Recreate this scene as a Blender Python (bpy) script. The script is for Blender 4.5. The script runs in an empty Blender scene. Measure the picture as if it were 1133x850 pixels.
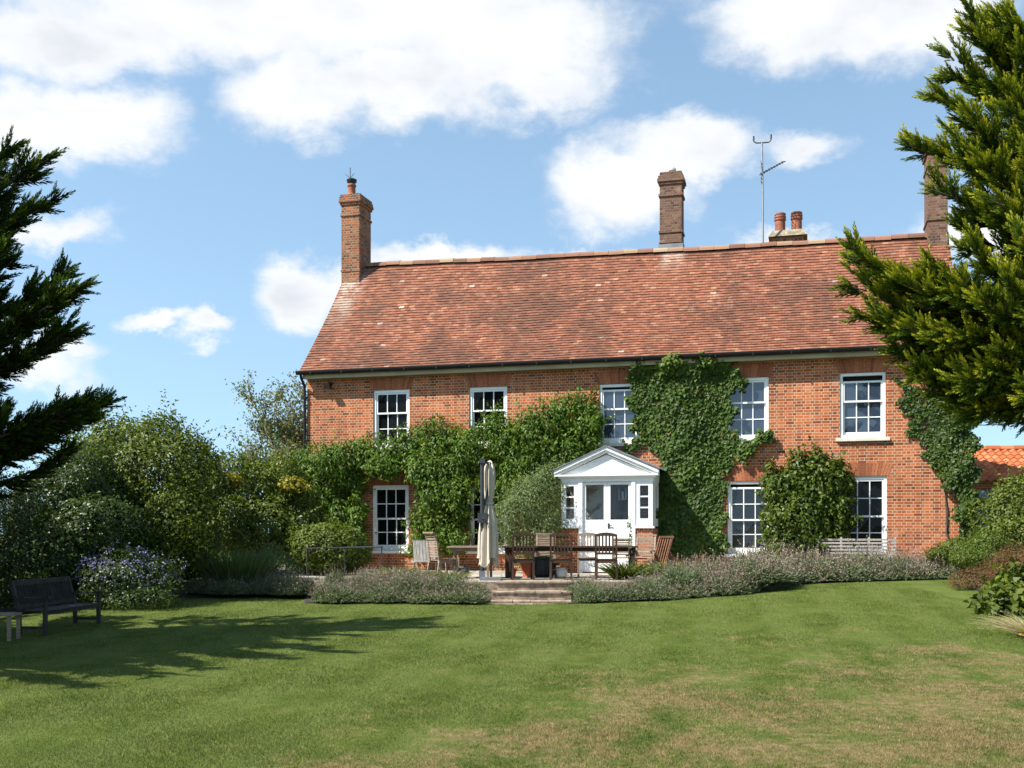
import bpy, math, random
import numpy as np
from mathutils import Vector, Matrix
R = math.radians
random.seed(7)
rng = np.random.default_rng(11)
sc = bpy.context.scene
COL = sc.collection

# ------------------------------------------------------------------ camera
F, CX, HZ, EYE = 1200.0, 566.5, 590.0, 1.6
cam_d = bpy.data.cameras.new('camera')
cam = bpy.data.objects.new('camera', cam_d); COL.objects.link(cam)
cam.location = (0, 0, EYE); cam.rotation_euler = (R(90), 0, 0)
cam_d.sensor_width = 36.0; cam_d.lens = 36.0 * F / 1133.0
cam_d.shift_y = (HZ - 425) / 1133.0
cam_d.clip_start = 0.1; cam_d.clip_end = 3000
sc.camera = cam

# ------------------------------------------------------------------ light
SUN_EL = R(49)
SD = Vector((-0.92, -0.39)).normalized()                 # horizontal direction towards the sun
SV = Vector((SD.x * math.cos(SUN_EL), SD.y * math.cos(SUN_EL), math.sin(SUN_EL)))
sun_d = bpy.data.lights.new('sun', 'SUN'); sun_d.energy = 5.0; sun_d.angle = R(0.5); sun_d.color = (1.0, 0.955, 0.88)
sun = bpy.data.objects.new('sun', sun_d); COL.objects.link(sun)
sun.rotation_euler = SV.to_track_quat('Z', 'Y').to_euler()
sc.view_settings.view_transform = 'Standard'; sc.view_settings.look = 'None'
sc.view_settings.exposure = 0.95; sc.view_settings.gamma = 1.0
sc.view_settings.use_curve_mapping = False
SKY_STRENGTH = 0.104


class N:
    """small helper for node trees"""
    def __init__(s, nt): s.nt = nt
    def n(s, typ, **kw):
        nd = s.nt.nodes.new(typ)
        for k, v in kw.items():
            if k.startswith('i_'):
                nd.inputs[k[2:].replace('_', ' ')].default_value = v
            else: setattr(nd, k, v)
        return nd
    def put(s, sock, v):
        if hasattr(v, 'links') or hasattr(v, 'is_output'): s.nt.links.new(v, sock)
        else: sock.default_value = v
    def math(s, op, a, b=None, c=None, clamp=False):
        nd = s.nt.nodes.new('ShaderNodeMath'); nd.operation = op; nd.use_clamp = clamp
        for i, v in enumerate((a, b, c)):
            if v is not None: s.put(nd.inputs[i], v)
        return nd.outputs[0]
    def mix(s, f, a, b, blend='MIX'):
        nd = s.nt.nodes.new('ShaderNodeMix'); nd.data_type = 'RGBA'; nd.blend_type = blend
        s.put(nd.inputs[0], f); s.put(nd.inputs[6], a); s.put(nd.inputs[7], b)
        return nd.outputs[2]
    def ramp(s, f, stops, interp='LINEAR'):
        nd = s.nt.nodes.new('ShaderNodeValToRGB'); cr = nd.color_ramp; cr.interpolation = interp
        while len(cr.elements) < len(stops): cr.elements.new(0.5)
        for e, (p, c) in zip(cr.elements, stops):
            e.position = p; e.color = (c[0], c[1], c[2], 1) if not isinstance(c, (int, float)) else (c, c, c, 1)
        s.put(nd.inputs[0], f); return nd.outputs[0]
    def noise(s, vec, scale, detail=4, rough=0.55, dist=0.0, dim='3D'):
        nd = s.nt.nodes.new('ShaderNodeTexNoise'); nd.noise_dimensions = dim
        nd.inputs['Scale'].default_value = scale; nd.inputs['Detail'].default_value = detail
        nd.inputs['Roughness'].default_value = rough; nd.inputs['Distortion'].default_value = dist
        if vec is not None: s.put(nd.inputs['Vector'], vec)
        return nd.outputs[0]
    def sstep(s, v, lo, hi, a=0.0, b=1.0):
        nd = s.nt.nodes.new('ShaderNodeMapRange'); nd.interpolation_type = 'SMOOTHSTEP'
        s.put(nd.inputs[0], v)
        for i, x in enumerate((lo, hi, a, b)): nd.inputs[i + 1].default_value = x
        return nd.outputs[0]
    def vmul(s, v, m):
        nd = s.nt.nodes.new('ShaderNodeVectorMath'); nd.operation = 'MULTIPLY'
        s.put(nd.inputs[0], v); nd.inputs[1].default_value = m; return nd.outputs[0]


# ------------------------------------------------------------------ sky
world = bpy.data.worlds.new('World'); sc.world = world; world.use_nodes = True
wt = world.node_tree; wt.nodes.clear(); w = N(wt)
sky = w.n('ShaderNodeTexSky', sky_type='NISHITA', sun_disc=False)
sky.sun_elevation = SUN_EL; sky.sun_rotation = math.atan2(SD.x, SD.y)
sky.altitude = 20; sky.air_density = 1.0; sky.dust_density = 0.25; sky.ozone_density = 1.8
gen = w.n('ShaderNodeTexCoord').outputs['Generated']
lift = w.n('ShaderNodeVectorMath', operation='ADD'); wt.links.new(w.vmul(gen, (1, 1, .75)), lift.inputs[0]); lift.inputs[1].default_value = (0, 0, .2)
wt.links.new(lift.outputs[0], sky.inputs[0])                # clear air: no white band along the horizon
sx = w.n('ShaderNodeSeparateXYZ'); wt.links.new(gen, sx.inputs[0])
yy = w.math('MAXIMUM', sx.outputs[1], 0.12)
ax = w.math('DIVIDE', sx.outputs[0], yy); az = w.math('DIVIDE', sx.outputs[2], yy)
nz1 = w.noise(w.vmul(gen, (1, 1, 1.7)), 5.0, 9, 0.6, 0.3)
nz2 = w.noise(w.vmul(gen, (1, 1, 1.5)), 17.0, 7, 0.62, 0.2)
dx_ = w.math('MULTIPLY_ADD', w.math('SUBTRACT', nz1, 0.5), 0.16, ax)
dz_ = w.math('MULTIPLY_ADD', w.math('SUBTRACT', nz2, 0.5), 0.07, az)
CLOUDS = [  # azimuth tangent, elevation tangent, half widths (all / 1200), weight
    (300, 5, 430, 100, 1), (560, 40, 190, 105, 1), (330, 100, 110, 68, .95), (450, 90, 180, 62, 1), (620, 95, 100, 50, .9), (60, 45, 190, 62, .95),
    (95, 135, 125, 55, .95), (30, 130, 110, 60, .9), (60, 250, 80, 30, .75), (160, 354, 48, 17, .8), (212, 362, 38, 24, .9), (325, 325, 75, 50, 1.1),
    (400, 315, 80, 40, 1), (490, 288, 110, 24, 1), (650, 288, 70, 20, .8), (690, 208, 100, 66, 1), (765, 165, 105, 48, 1),
    (900, 20, 130, 75, 1), (1010, 25, 140, 70, 1), (895, 165, 70, 25, .6), (890, 262, 80, 20, .75), (20, 405, 90, 35, .8),
    (60, 385, 60, 22, .6), (1090, 260, 90, 40, .8)]
acc = None
for (px, py, rx, ry, wgt) in CLOUDS:
    a = w.math('DIVIDE', w.math('SUBTRACT', dx_, (px - CX) / F), rx / F)
    b = w.math('DIVIDE', w.math('SUBTRACT', dz_, (HZ - py) / F), ry / F)
    d2 = w.math('ADD', w.math('MULTIPLY', a, a), w.math('MULTIPLY', b, b))
    v = w.math('MULTIPLY', w.math('SUBTRACT', 1.0, w.math('SQRT', d2)), wgt)
    acc = v if acc is None else w.math('SMOOTH_MAX', acc, v, 0.12)
det = w.math('SUBTRACT', w.noise(w.vmul(gen, (1, 1, 1.4)), 26.0, 8, 0.6, 0.15), 0.5)
dens = w.math('MULTIPLY_ADD', det, 0.75, acc)
mask = w.sstep(dens, -0.05, 0.62)
shade = w.math('MULTIPLY', w.sstep(w.noise(w.vmul(gen, (1, 1, 2.2)), 9.0, 6, 0.5), 0.42, 0.80), w.sstep(dens, .25, .8))
CW = 0.55 / SKY_STRENGTH; CG = 0.425 / SKY_STRENGTH
ccol = w.mix(shade, (CW * .98, CW * .99, CW, 1), (CG * .93, CG * .98, CG * 1.06, 1))
skyc = w.mix(1.0, sky.outputs[0], (1.48, 1.44, 1.22, 1), 'MULTIPLY')
wcol = w.mix(w.math('MULTIPLY', mask, 0.97), skyc, ccol)
bg = w.n('ShaderNodeBackground'); wt.links.new(wcol, bg.inputs[0]); bg.inputs[1].default_value = SKY_STRENGTH
wo = w.n('ShaderNodeOutputWorld'); wt.links.new(bg.outputs[0], wo.inputs[0])


# ------------------------------------------------------------------ materials
def mat(name):
    m = bpy.data.materials.new(name); m.use_nodes = True
    nt = m.node_tree; nt.nodes.clear()
    k = N(nt); out = k.n('ShaderNodeOutputMaterial'); return m, k, out

def pmat(name, col, rough=0.6, metal=0.0, spec=0.5, var=0.15, vscale=6.0, bump=0.0, bscale=40.0, stretch=(1, 1, 1)):
    m, k, out = mat(name)
    p = k.n('ShaderNodeBsdfPrincipled'); p.inputs['Roughness'].default_value = rough; p.inputs['Metallic'].default_value = metal
    p.inputs['Specular IOR Level'].default_value = spec
    co = k.n('ShaderNodeTexCoord').outputs['Object']
    v = k.vmul(co, stretch)
    nz = k.noise(v, vscale, 5, 0.6)
    lo = [c * (1 - var * 1.6) for c in col]; hi = [min(1, c * (1 + var)) for c in col]
    k.put(p.inputs['Base Color'], k.ramp(nz, [(0.3, lo), (0.72, hi)]))
    if bump:
        b = k.n('ShaderNodeBump'); b.inputs['Strength'].default_value = bump; b.inputs['Distance'].default_value = 0.01
        k.put(b.inputs['Height'], k.noise(v, bscale, 4, 0.6)); k.put(p.inputs['Normal'], b.outputs[0])
    k.put(out.inputs[0], p.outputs[0]); return m

def brick_mat(name, c1, c2, dark, mortar, stain=0.5, lichen=None):
    m, k, out = mat(name)
    uv = k.n('ShaderNodeTexCoord').outputs['UV']
    wob = k.n('ShaderNodeVectorMath', operation='ADD')
    nzc = k.n('ShaderNodeTexNoise'); nzc.inputs['Scale'].default_value = 1.3; k.put(nzc.inputs['Vector'], uv)
    sc_ = k.vmul(nzc.outputs[1], (0.012, 0.012, 0)); k.put(wob.inputs[0], uv); k.put(wob.inputs[1], sc_)
    def bt(cA, cB, cM, off):
        b = k.n('ShaderNodeTexBrick'); b.offset = 0.5; b.squash = 0.5; b.squash_frequency = 2
        b.inputs['Scale'].default_value = 1.0; b.inputs['Brick Width'].default_value = 0.225; b.inputs['Row Height'].default_value = 0.0755
        b.inputs['Mortar Size'].default_value = 0.0088; b.inputs['Mortar Smooth'].default_value = 0.25; b.inputs['Bias'].default_value = 0.0
        b.inputs['Color1'].default_value = (*cA, 1); b.inputs['Color2'].default_value = (*cB, 1); b.inputs['Mortar'].default_value = (*cM, 1)
        k.put(b.inputs['Vector'], wob.outputs[0]); return b
    b1 = bt((0, 0, 0), (1, 1, 1), (0, 0, 0), 0)
    t = b1.outputs[0]
    bc = k.ramp(t, [(0.0, dark), (0.07, dark), (0.24, c2), (0.75, c1), (1.0, [min(1, c * 1.25) for c in c1])])
    fine = k.noise(uv, 34, 4, 0.6)
    bc = k.mix(0.55, bc, k.ramp(fine, [(0.3, (.55, .55, .55)), (0.7, (1.25, 1.25, 1.25))]), 'MULTIPLY')
    mc = k.mix(k.noise(uv, 3, 3), [c * .7 for c in mortar] + [1], list(mortar) + [1])
    col = k.mix(b1.outputs[1], bc, mc)
    big = k.noise(uv, 0.8, 6, 0.65)
    col = k.mix(stain, col, k.ramp(big, [(0.3, (.52, .48, .47)), (0.62, (1.14, 1.12, 1.08))]), 'MULTIPLY')
    run = k.noise(k.vmul(uv, (2.2, .35, 1)), 1.6, 5, .6)                # rain streaks
    col = k.mix(stain * .6, col, k.ramp(run, [(0.34, (.55, .52, .5)), (0.55, (1.05, 1.05, 1.05))]), 'MULTIPLY')
    patch = k.sstep(k.noise(uv, 2.3, 2, .4), .66, .69)                  # a few repaired, paler patches
    col = k.mix(k.math('MULTIPLY', patch, .28), col, (.5, .34, .25, 1))
    if lichen:
        spot = k.sstep(k.noise(uv, 7.0, 6, 0.7), 0.60, 0.68)
        col = k.mix(k.math('MULTIPLY', spot, 0.7), col, list(lichen) + [1])
    p = k.n('ShaderNodeBsdfPrincipled'); p.inputs['Roughness'].default_value = 0.9; p.inputs['Specular IOR Level'].default_value = 0.2
    k.put(p.inputs['Base Color'], col)
    bp = k.n('ShaderNodeBump'); bp.inputs['Strength'].default_value = 0.7; bp.inputs['Distance'].default_value = 0.008
    h = k.math('SUBTRACT', k.math('MULTIPLY', fine, 0.5), b1.outputs[1]); k.put(bp.inputs['Height'], h); k.put(p.inputs['Normal'], bp.outputs[0])
    k.put(out.inputs[0], p.outputs[0]); return m

M_BRICK = brick_mat('red_brick', (0.42, 0.123, 0.044), (0.33, 0.090, 0.034), (0.20, 0.056, 0.028), (0.60, 0.42, 0.28))
M_BRICK_OLD = brick_mat('weathered_brick', (0.32, 0.115, 0.05), (0.22, 0.08, 0.04), (0.11, 0.055, 0.038), (0.36, 0.28, 0.2), 0.4, (0.30, 0.25, 0.12))
M_BRICK_BROWN = brick_mat('brown_brick', (0.20, 0.105, 0.07), (0.14, 0.075, 0.052), (0.09, 0.05, 0.04), (0.22, 0.17, 0.13), 0.4, (0.28, 0.25, 0.16))

def attr_mat(name, stops, rough=0.8, spec=0.25, noise_amt=0.4, nscale=30, bump=0.3):
    """one colour per piece, from the random number stored on each face"""
    m, k, out = mat(name)
    a = k.n('ShaderNodeAttribute'); a.attribute_name = 'rnd'
    co = k.n('ShaderNodeTexCoord').outputs['Object']
    col = k.ramp(a.outputs['Fac'], stops)
    nz = k.noise(co, nscale, 4, 0.6)
    col = k.mix(noise_amt, col, k.ramp(nz, [(0.3, (.6, .6, .6)), (0.7, (1.2, 1.2, 1.2))]), 'MULTIPLY')
    p = k.n('ShaderNodeBsdfPrincipled'); p.inputs['Roughness'].default_value = rough; p.inputs['Specular IOR Level'].default_value = spec
    b = k.n('ShaderNodeBump'); b.inputs['Strength'].default_value = bump; b.inputs['Distance'].default_value = 0.01
    k.put(b.inputs['Height'], nz); k.put(p.inputs['Normal'], b.outputs[0])
    k.put(p.inputs['Base Color'], col); k.put(out.inputs[0], p.outputs[0]); return m, k, p, col, co

M_TILE, k, p, col, co = attr_mat('clay_tile', [(0, (0.17, 0.066, 0.038)), (0.25, (0.215, 0.082, 0.047)), (0.65, (0.25, 0.098, 0.056)), (0.9, (0.285, 0.116, 0.068)), (0.9985, (0.33, 0.165, 0.095)), (1.0, (0.55, 0.42, 0.34))])
grain = k.noise(k.vmul(co, (1, 1.4, 1.4)), 9.0, 5, .75)
col = k.mix(.6, col, k.ramp(grain, [(.28, (.50, .46, .44)), (.5, (1, 1, 1)), (.72, (1.5, 1.42, 1.32))]), 'MULTIPLY')
big = k.noise(k.vmul(co, (1, .75, .75)), 0.55, 6, 0.68, 0.4)
mid = k.noise(co, 3.0, 5, 0.7)
m1 = k.sstep(k.math('MULTIPLY_ADD', k.math('SUBTRACT', mid, 0.5), 0.5, big), 0.42, 0.66)
col2 = k.mix(k.math('MULTIPLY', m1, 0.66), col, (0.082, 0.043, 0.029, 1))           # dark lichen blotches
pale = k.sstep(k.noise(k.vmul(co, (1.0, .3, .3)), 1.5, 6, 0.7), 0.60, 0.72)
col2 = k.mix(k.math('MULTIPLY', pale, 0.35), col2, (0.46, 0.30, 0.2, 1))
# pale lime wash below the chimney stacks
sxyz = k.n('ShaderNodeSeparateXYZ'); k.put(sxyz.inputs[0], co)
def streak(u0, u1, z0, z1):
    c = k.math('MULTIPLY', k.sstep(sxyz.outputs[0], u0 - .2, u0 + .15), k.sstep(sxyz.outputs[0], u1 - .15, u1 + .3, 1, 0))
    return k.math('MULTIPLY', c, k.sstep(sxyz.outputs[2], z0, z1))
st = k.math('ADD', streak(-.05, .55, 7.4, 9.6), streak(10.1, 10.6, 9.1, 10.1))
st = k.math('MULTIPLY', st, k.sstep(mid, .3, .62))
col2 = k.mix(k.math('MULTIPLY', st, 0.75), col2, (0.50, 0.41, 0.33, 1))
moss = k.math('MULTIPLY', k.sstep(k.noise(co, 5, 5, .7), .62, .7), 0.5)
col2 = k.mix(moss, col2, (0.20, 0.15, 0.07, 1)); k.put(p.inputs['Base Color'], col2)
M_PANTILE, k, p, col, co = attr_mat('orange_pantile', [(0, (0.32, 0.09, 0.035)), (0.6, (0.47, 0.135, 0.05)), (1, (0.55, 0.2, 0.09))])
M_RIDGE, *_ = attr_mat('ridge_tile', [(0, (0.16, 0.08, 0.05)), (0.6, (0.26, 0.125, 0.08)), (0.9, (0.30, 0.18, 0.11)), (1, (0.34, 0.27, 0.17))])
M_ARCH, *_ = attr_mat('rubbed_brick', [(0, (0.22, 0.075, 0.038)), (0.5, (0.33, 0.108, 0.050)), (1, (0.41, 0.15, 0.068))], nscale=20)
M_WHITE = pmat('white_paint', (0.80, 0.80, 0.78), 0.45, var=0.04, vscale=2)
M_SILL = pmat('stone_sill', (0.62, 0.58, 0.48), 0.7, var=0.1)
M_CREAM = pmat('cream_fascia', (0.38, 0.315, 0.19), 0.6, var=0.15, vscale=1.5)
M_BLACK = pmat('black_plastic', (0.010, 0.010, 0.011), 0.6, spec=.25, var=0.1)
M_LEAD = pmat('lead_sheet', (0.19, 0.20, 0.215), 0.55, 0.3, var=0.25, vscale=3)
M_FLASH = pmat('mortar_flashing', (0.62, 0.60, 0.56), 0.8, var=0.25, vscale=5)
M_POT = pmat('terracotta', (0.30, 0.10, 0.055), 0.8, var=0.3, vscale=7)
M_POT2 = pmat('terracotta_bright', (0.50, 0.13, 0.05), 0.75, var=0.12)
M_STONE = pmat('cap_stone', (0.30, 0.25, 0.17), 0.9, var=0.4, vscale=8, bump=.5)
M_STEEL = pmat('galvanised_steel', (0.30, 0.31, 0.33), 0.45, 0.6, var=0.15)
M_DARKSTEEL = pmat('dark_steel', (0.05, 0.055, 0.06), 0.5, 0.3)
M_TEAK = pmat('weathered_teak', (0.30, 0.215, 0.15), 0.75, var=0.35, vscale=5, stretch=(1, 1, 6), bump=.3)
M_TEAKD = pmat('dark_hardwood', (0.062, 0.034, 0.021), 0.75, spec=.25, var=0.35, vscale=6, stretch=(6, 1, 1))
M_TEAKB = pmat('oiled_hardwood', (0.20, 0.085, 0.04), 0.55, var=0.3, vscale=5, stretch=(1, 1, 5))
M_GREYWOOD = pmat('silvered_wood', (0.34, 0.31, 0.27), 0.8, var=0.25, vscale=6, stretch=(5, 1, 1), bump=.3)
M_OLDBENCH = pmat('old_bench_wood', (0.035, 0.03, 0.026), 0.8, var=0.35, vscale=6, bump=.3)
M_CANVAS = pmat('cream_canvas', (0.50, 0.435, 0.345), 0.85, var=0.08, vscale=4)
M_PAVE = pmat('paving_stone', (0.36, 0.32, 0.26), 0.85, var=0.3, vscale=2.5, bump=.4)
M_STEP = pmat('step_stone', (0.33, 0.25, 0.18), 0.9, var=0.4, vscale=7, bump=.6, bscale=25)
M_SOIL = pmat('soil', (0.034, 0.025, 0.017), 0.95, var=0.4, vscale=9, bump=.8, bscale=18)
M_BARK = pmat('bark', (0.085, 0.065, 0.05), 0.95, var=0.4, vscale=10, stretch=(1, 1, .3), bump=.8)
M_STEM = pmat('woody_stem', (0.075, 0.058, 0.04), 0.9, var=0.3)
M_PALESTEM = pmat('pale_stem', (0.22, 0.19, 0.14), 0.9, var=0.3)
M_DOORWOOD = pmat('varnished_door', (0.16, 0.06, 0.028), 0.4, var=0.3, vscale=4, stretch=(6, 6, 1))
M_PLASTER = pmat('cream_plaster', (0.72, 0.68, 0.6), 0.85, var=0.05)
M_GLAZED = pmat('white_glaze', (0.78, 0.77, 0.72), 0.3, var=0.05)
M_SLATEPOT = pmat('slate_glaze', (0.16, 0.18, 0.2), 0.4, var=0.2)

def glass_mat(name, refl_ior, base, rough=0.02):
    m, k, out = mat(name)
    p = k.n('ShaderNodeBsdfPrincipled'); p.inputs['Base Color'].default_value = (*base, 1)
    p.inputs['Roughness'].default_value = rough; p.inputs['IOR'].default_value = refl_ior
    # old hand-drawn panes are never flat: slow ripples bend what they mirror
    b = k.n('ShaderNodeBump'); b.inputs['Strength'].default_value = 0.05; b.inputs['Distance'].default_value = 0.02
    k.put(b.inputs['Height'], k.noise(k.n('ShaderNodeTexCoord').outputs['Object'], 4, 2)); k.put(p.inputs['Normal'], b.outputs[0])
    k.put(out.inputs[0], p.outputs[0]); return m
M_GLASS_DARK = glass_mat('window_glass', 1.22, (0.006, 0.007, 0.007))  # low reflectance and near-black base stand in for dark trees mirrored in windows
M_GLASS_SKY = glass_mat('sky_tinted_window_glass', 1.75, (0.03, 0.045, 0.07))  # blue base and raised IOR stand in for mirrored sky
M_GLASS_MID = glass_mat('faint_sky_window_glass', 1.48, (0.012, 0.016, 0.022))  # in-between version with a weaker sky reflection put into the colour
def clear_glass():
    m, k, out = mat('clear_door_glass')
    t = k.n('ShaderNodeBsdfTransparent'); g = k.n('ShaderNodeBsdfGlossy'); g.inputs['Roughness'].default_value = 0.02
    fr = k.n('ShaderNodeFresnel'); fr.inputs['IOR'].default_value = 1.5
    mx = k.n('ShaderNodeMixShader'); k.put(mx.inputs[0], fr.outputs[0]); k.put(mx.inputs[1], t.outputs[0]); k.put(mx.inputs[2], g.outputs[0])
    k.put(out.inputs[0], mx.outputs[0]); return m
M_CLEAR = clear_glass()

def leaf_mat(name, stops, rough=0.55, spec=0.28, trans=0.30, tcol=None):
    m, k, out = mat(name)
    a = k.n('ShaderNodeAttribute'); a.attribute_name = 'rnd'
    col = k.ramp(a.outputs['Fac'], stops)
    p = k.n('ShaderNodeBsdfPrincipled'); p.inputs['Roughness'].default_value = rough; p.inputs['Specular IOR Level'].default_value = spec
    k.put(p.inputs['Base Color'], col)
    t = k.n('ShaderNodeBsdfTranslucent'); k.put(t.inputs[0], k.mix(1.0, col, (1.25, 1.3, 0.5, 1), 'MULTIPLY'))
    mx = k.n('ShaderNodeMixShader'); mx.inputs[0].default_value = trans
    k.put(mx.inputs[1], p.outputs[0]); k.put(mx.inputs[2], t.outputs[0]); k.put(out.inputs[0], mx.outputs[0]); return m

L_WIST = leaf_mat('wisteria_leaf', [(0, (0.028, 0.060, 0.007)), (0.5, (0.085, 0.155, 0.015)), (0.85, (0.17, 0.235, 0.026)), (1, (0.28, 0.30, 0.045))])
L_IVY = leaf_mat('creeper_leaf', [(0, (0.024, 0.054, 0.008)), (0.6, (0.066, 0.120, 0.014)), (0.93, (0.14, 0.195, 0.022)), (1, (0.17, 0.08, 0.03))])
L_IVYD = leaf_mat('ivy_leaf', [(0, (0.02, 0.042, 0.007)), (0.6, (0.055, 0.098, 0.012)), (1, (0.13, 0.185, 0.022))], rough=.5)
L_LAUREL = leaf_mat('laurel_leaf', [(0, (0.02, 0.042, 0.008)), (0.6, (0.058, 0.096, 0.016)), (1, (0.14, 0.175, 0.04))], rough=.42, spec=.42)
L_LIGHT = leaf_mat('light_leaf', [(0, (0.036, 0.064, 0.009)), (0.5, (0.098, 0.135, 0.018)), (1, (0.22, 0.24, 0.045))], rough=.5)
L_DARK = leaf_mat('dark_leaf', [(0, (0.014, 0.026, 0.008)), (0.6, (0.03, 0.052, 0.014)), (1, (0.065, 0.09, 0.022))])
L_VARIEG = leaf_mat('grey_variegated_leaf', [(0, (0.05, 0.085, 0.022)), (0.45, (0.10, 0.15, 0.045)), (0.75, (0.20, 0.23, 0.10)), (1, (0.40, 0.40, 0.27))], rough=.55)
L_YELLOW = leaf_mat('golden_leaf', [(0, (0.10, 0.125, 0.015)), (0.5, (0.24, 0.22, 0.025)), (1, (0.48, 0.36, 0.04))])
L_PYRA = leaf_mat('pyracantha_leaf', [(0, (0.028, 0.055, 0.008)), (0.5, (0.082, 0.125, 0.015)), (0.92, (0.175, 0.205, 0.03)), (1, (0.24, 0.13, 0.03))], rough=.5)
L_AUTUMN = leaf_mat('turning_leaf', [(0, (0.06, 0.095, 0.03)), (0.6, (0.13, 0.175, 0.06)), (0.85, (0.27, 0.23, 0.12)), (1, (0.38, 0.16, 0.05))])
L_LAV = leaf_mat('lavender_leaf', [(0, (0.080, 0.115, 0.048)), (0.6, (0.155, 0.20, 0.098)), (1, (0.27, 0.30, 0.18))], rough=.8, spec=.1, trans=.15)
L_LAVF = leaf_mat('faded_lavender_flower', [(0, (0.16, 0.125, 0.09)), (0.6, (0.29, 0.23, 0.175)), (0.88, (0.32, 0.265, 0.235)), (1, (0.27, 0.235, 0.28))], rough=.9, spec=.05, trans=.1)
L_BLUEF = leaf_mat('blue_flower', [(0, (0.13, 0.125, 0.25)), (1, (0.27, 0.26, 0.44))], rough=.8, spec=.1, trans=.15)
L_ROSEM = leaf_mat('rosemary_leaf', [(0, (0.05, 0.085, 0.03)), (0.6, (0.10, 0.15, 0.055)), (1, (0.16, 0.21, 0.085))], rough=.6)
L_SEDUM = leaf_mat('red_brown_sedum', [(0, (0.06, 0.06, 0.02)), (0.5, (0.13, 0.085, 0.04)), (0.8, (0.21, 0.09, 0.05)), (1, (0.26, 0.15, 0.08))], rough=.8, spec=.1)
L_STRAW = leaf_mat('straw_blade', [(0, (0.25, 0.19, 0.09)), (0.6, (0.42, 0.34, 0.2)), (1, (0.58, 0.5, 0.34))], rough=.7, spec=.2)
L_GRASSY = leaf_mat('tufted_blade', [(0, (0.07, 0.10, 0.02)), (0.6, (0.14, 0.165, 0.04)), (1, (0.3, 0.24, 0.09))], rough=.6)
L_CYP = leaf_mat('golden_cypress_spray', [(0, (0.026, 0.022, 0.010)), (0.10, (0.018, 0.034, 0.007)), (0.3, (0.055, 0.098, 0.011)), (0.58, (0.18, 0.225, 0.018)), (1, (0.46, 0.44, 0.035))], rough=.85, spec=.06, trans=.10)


# ------------------------------------------------------------------ object helpers
def tag(o, label=None, cat=None, group=None, kind=None):
    if label: o['label'] = label
    if cat: o['category'] = cat
    if group: o['group'] = group
    if kind: o['kind'] = kind
    return o

def thing(name, label, cat, loc=(0, 0, 0), rz=0.0, group=None):
    o = bpy.data.objects.new(name, None); COL.objects.link(o)
    o.location = loc; o.rotation_euler = (0, 0, rz); o.empty_display_size = 0.1
    return tag(o, label, cat, group)

def link(name, me, m, parent=None):
    o = bpy.data.objects.new(name, me); COL.objects.link(o)
    if m is not None:
        for x in (m if isinstance(m, (list, tuple)) else [m]): me.materials.append(x)
    if parent: o.parent = parent
    return o

def copy_tree(o, parent=None):
    c = o.copy(); COL.objects.link(c)
    if parent: c.parent = parent
    for ch in list(o.children): copy_tree(ch, c)
    return c


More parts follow.
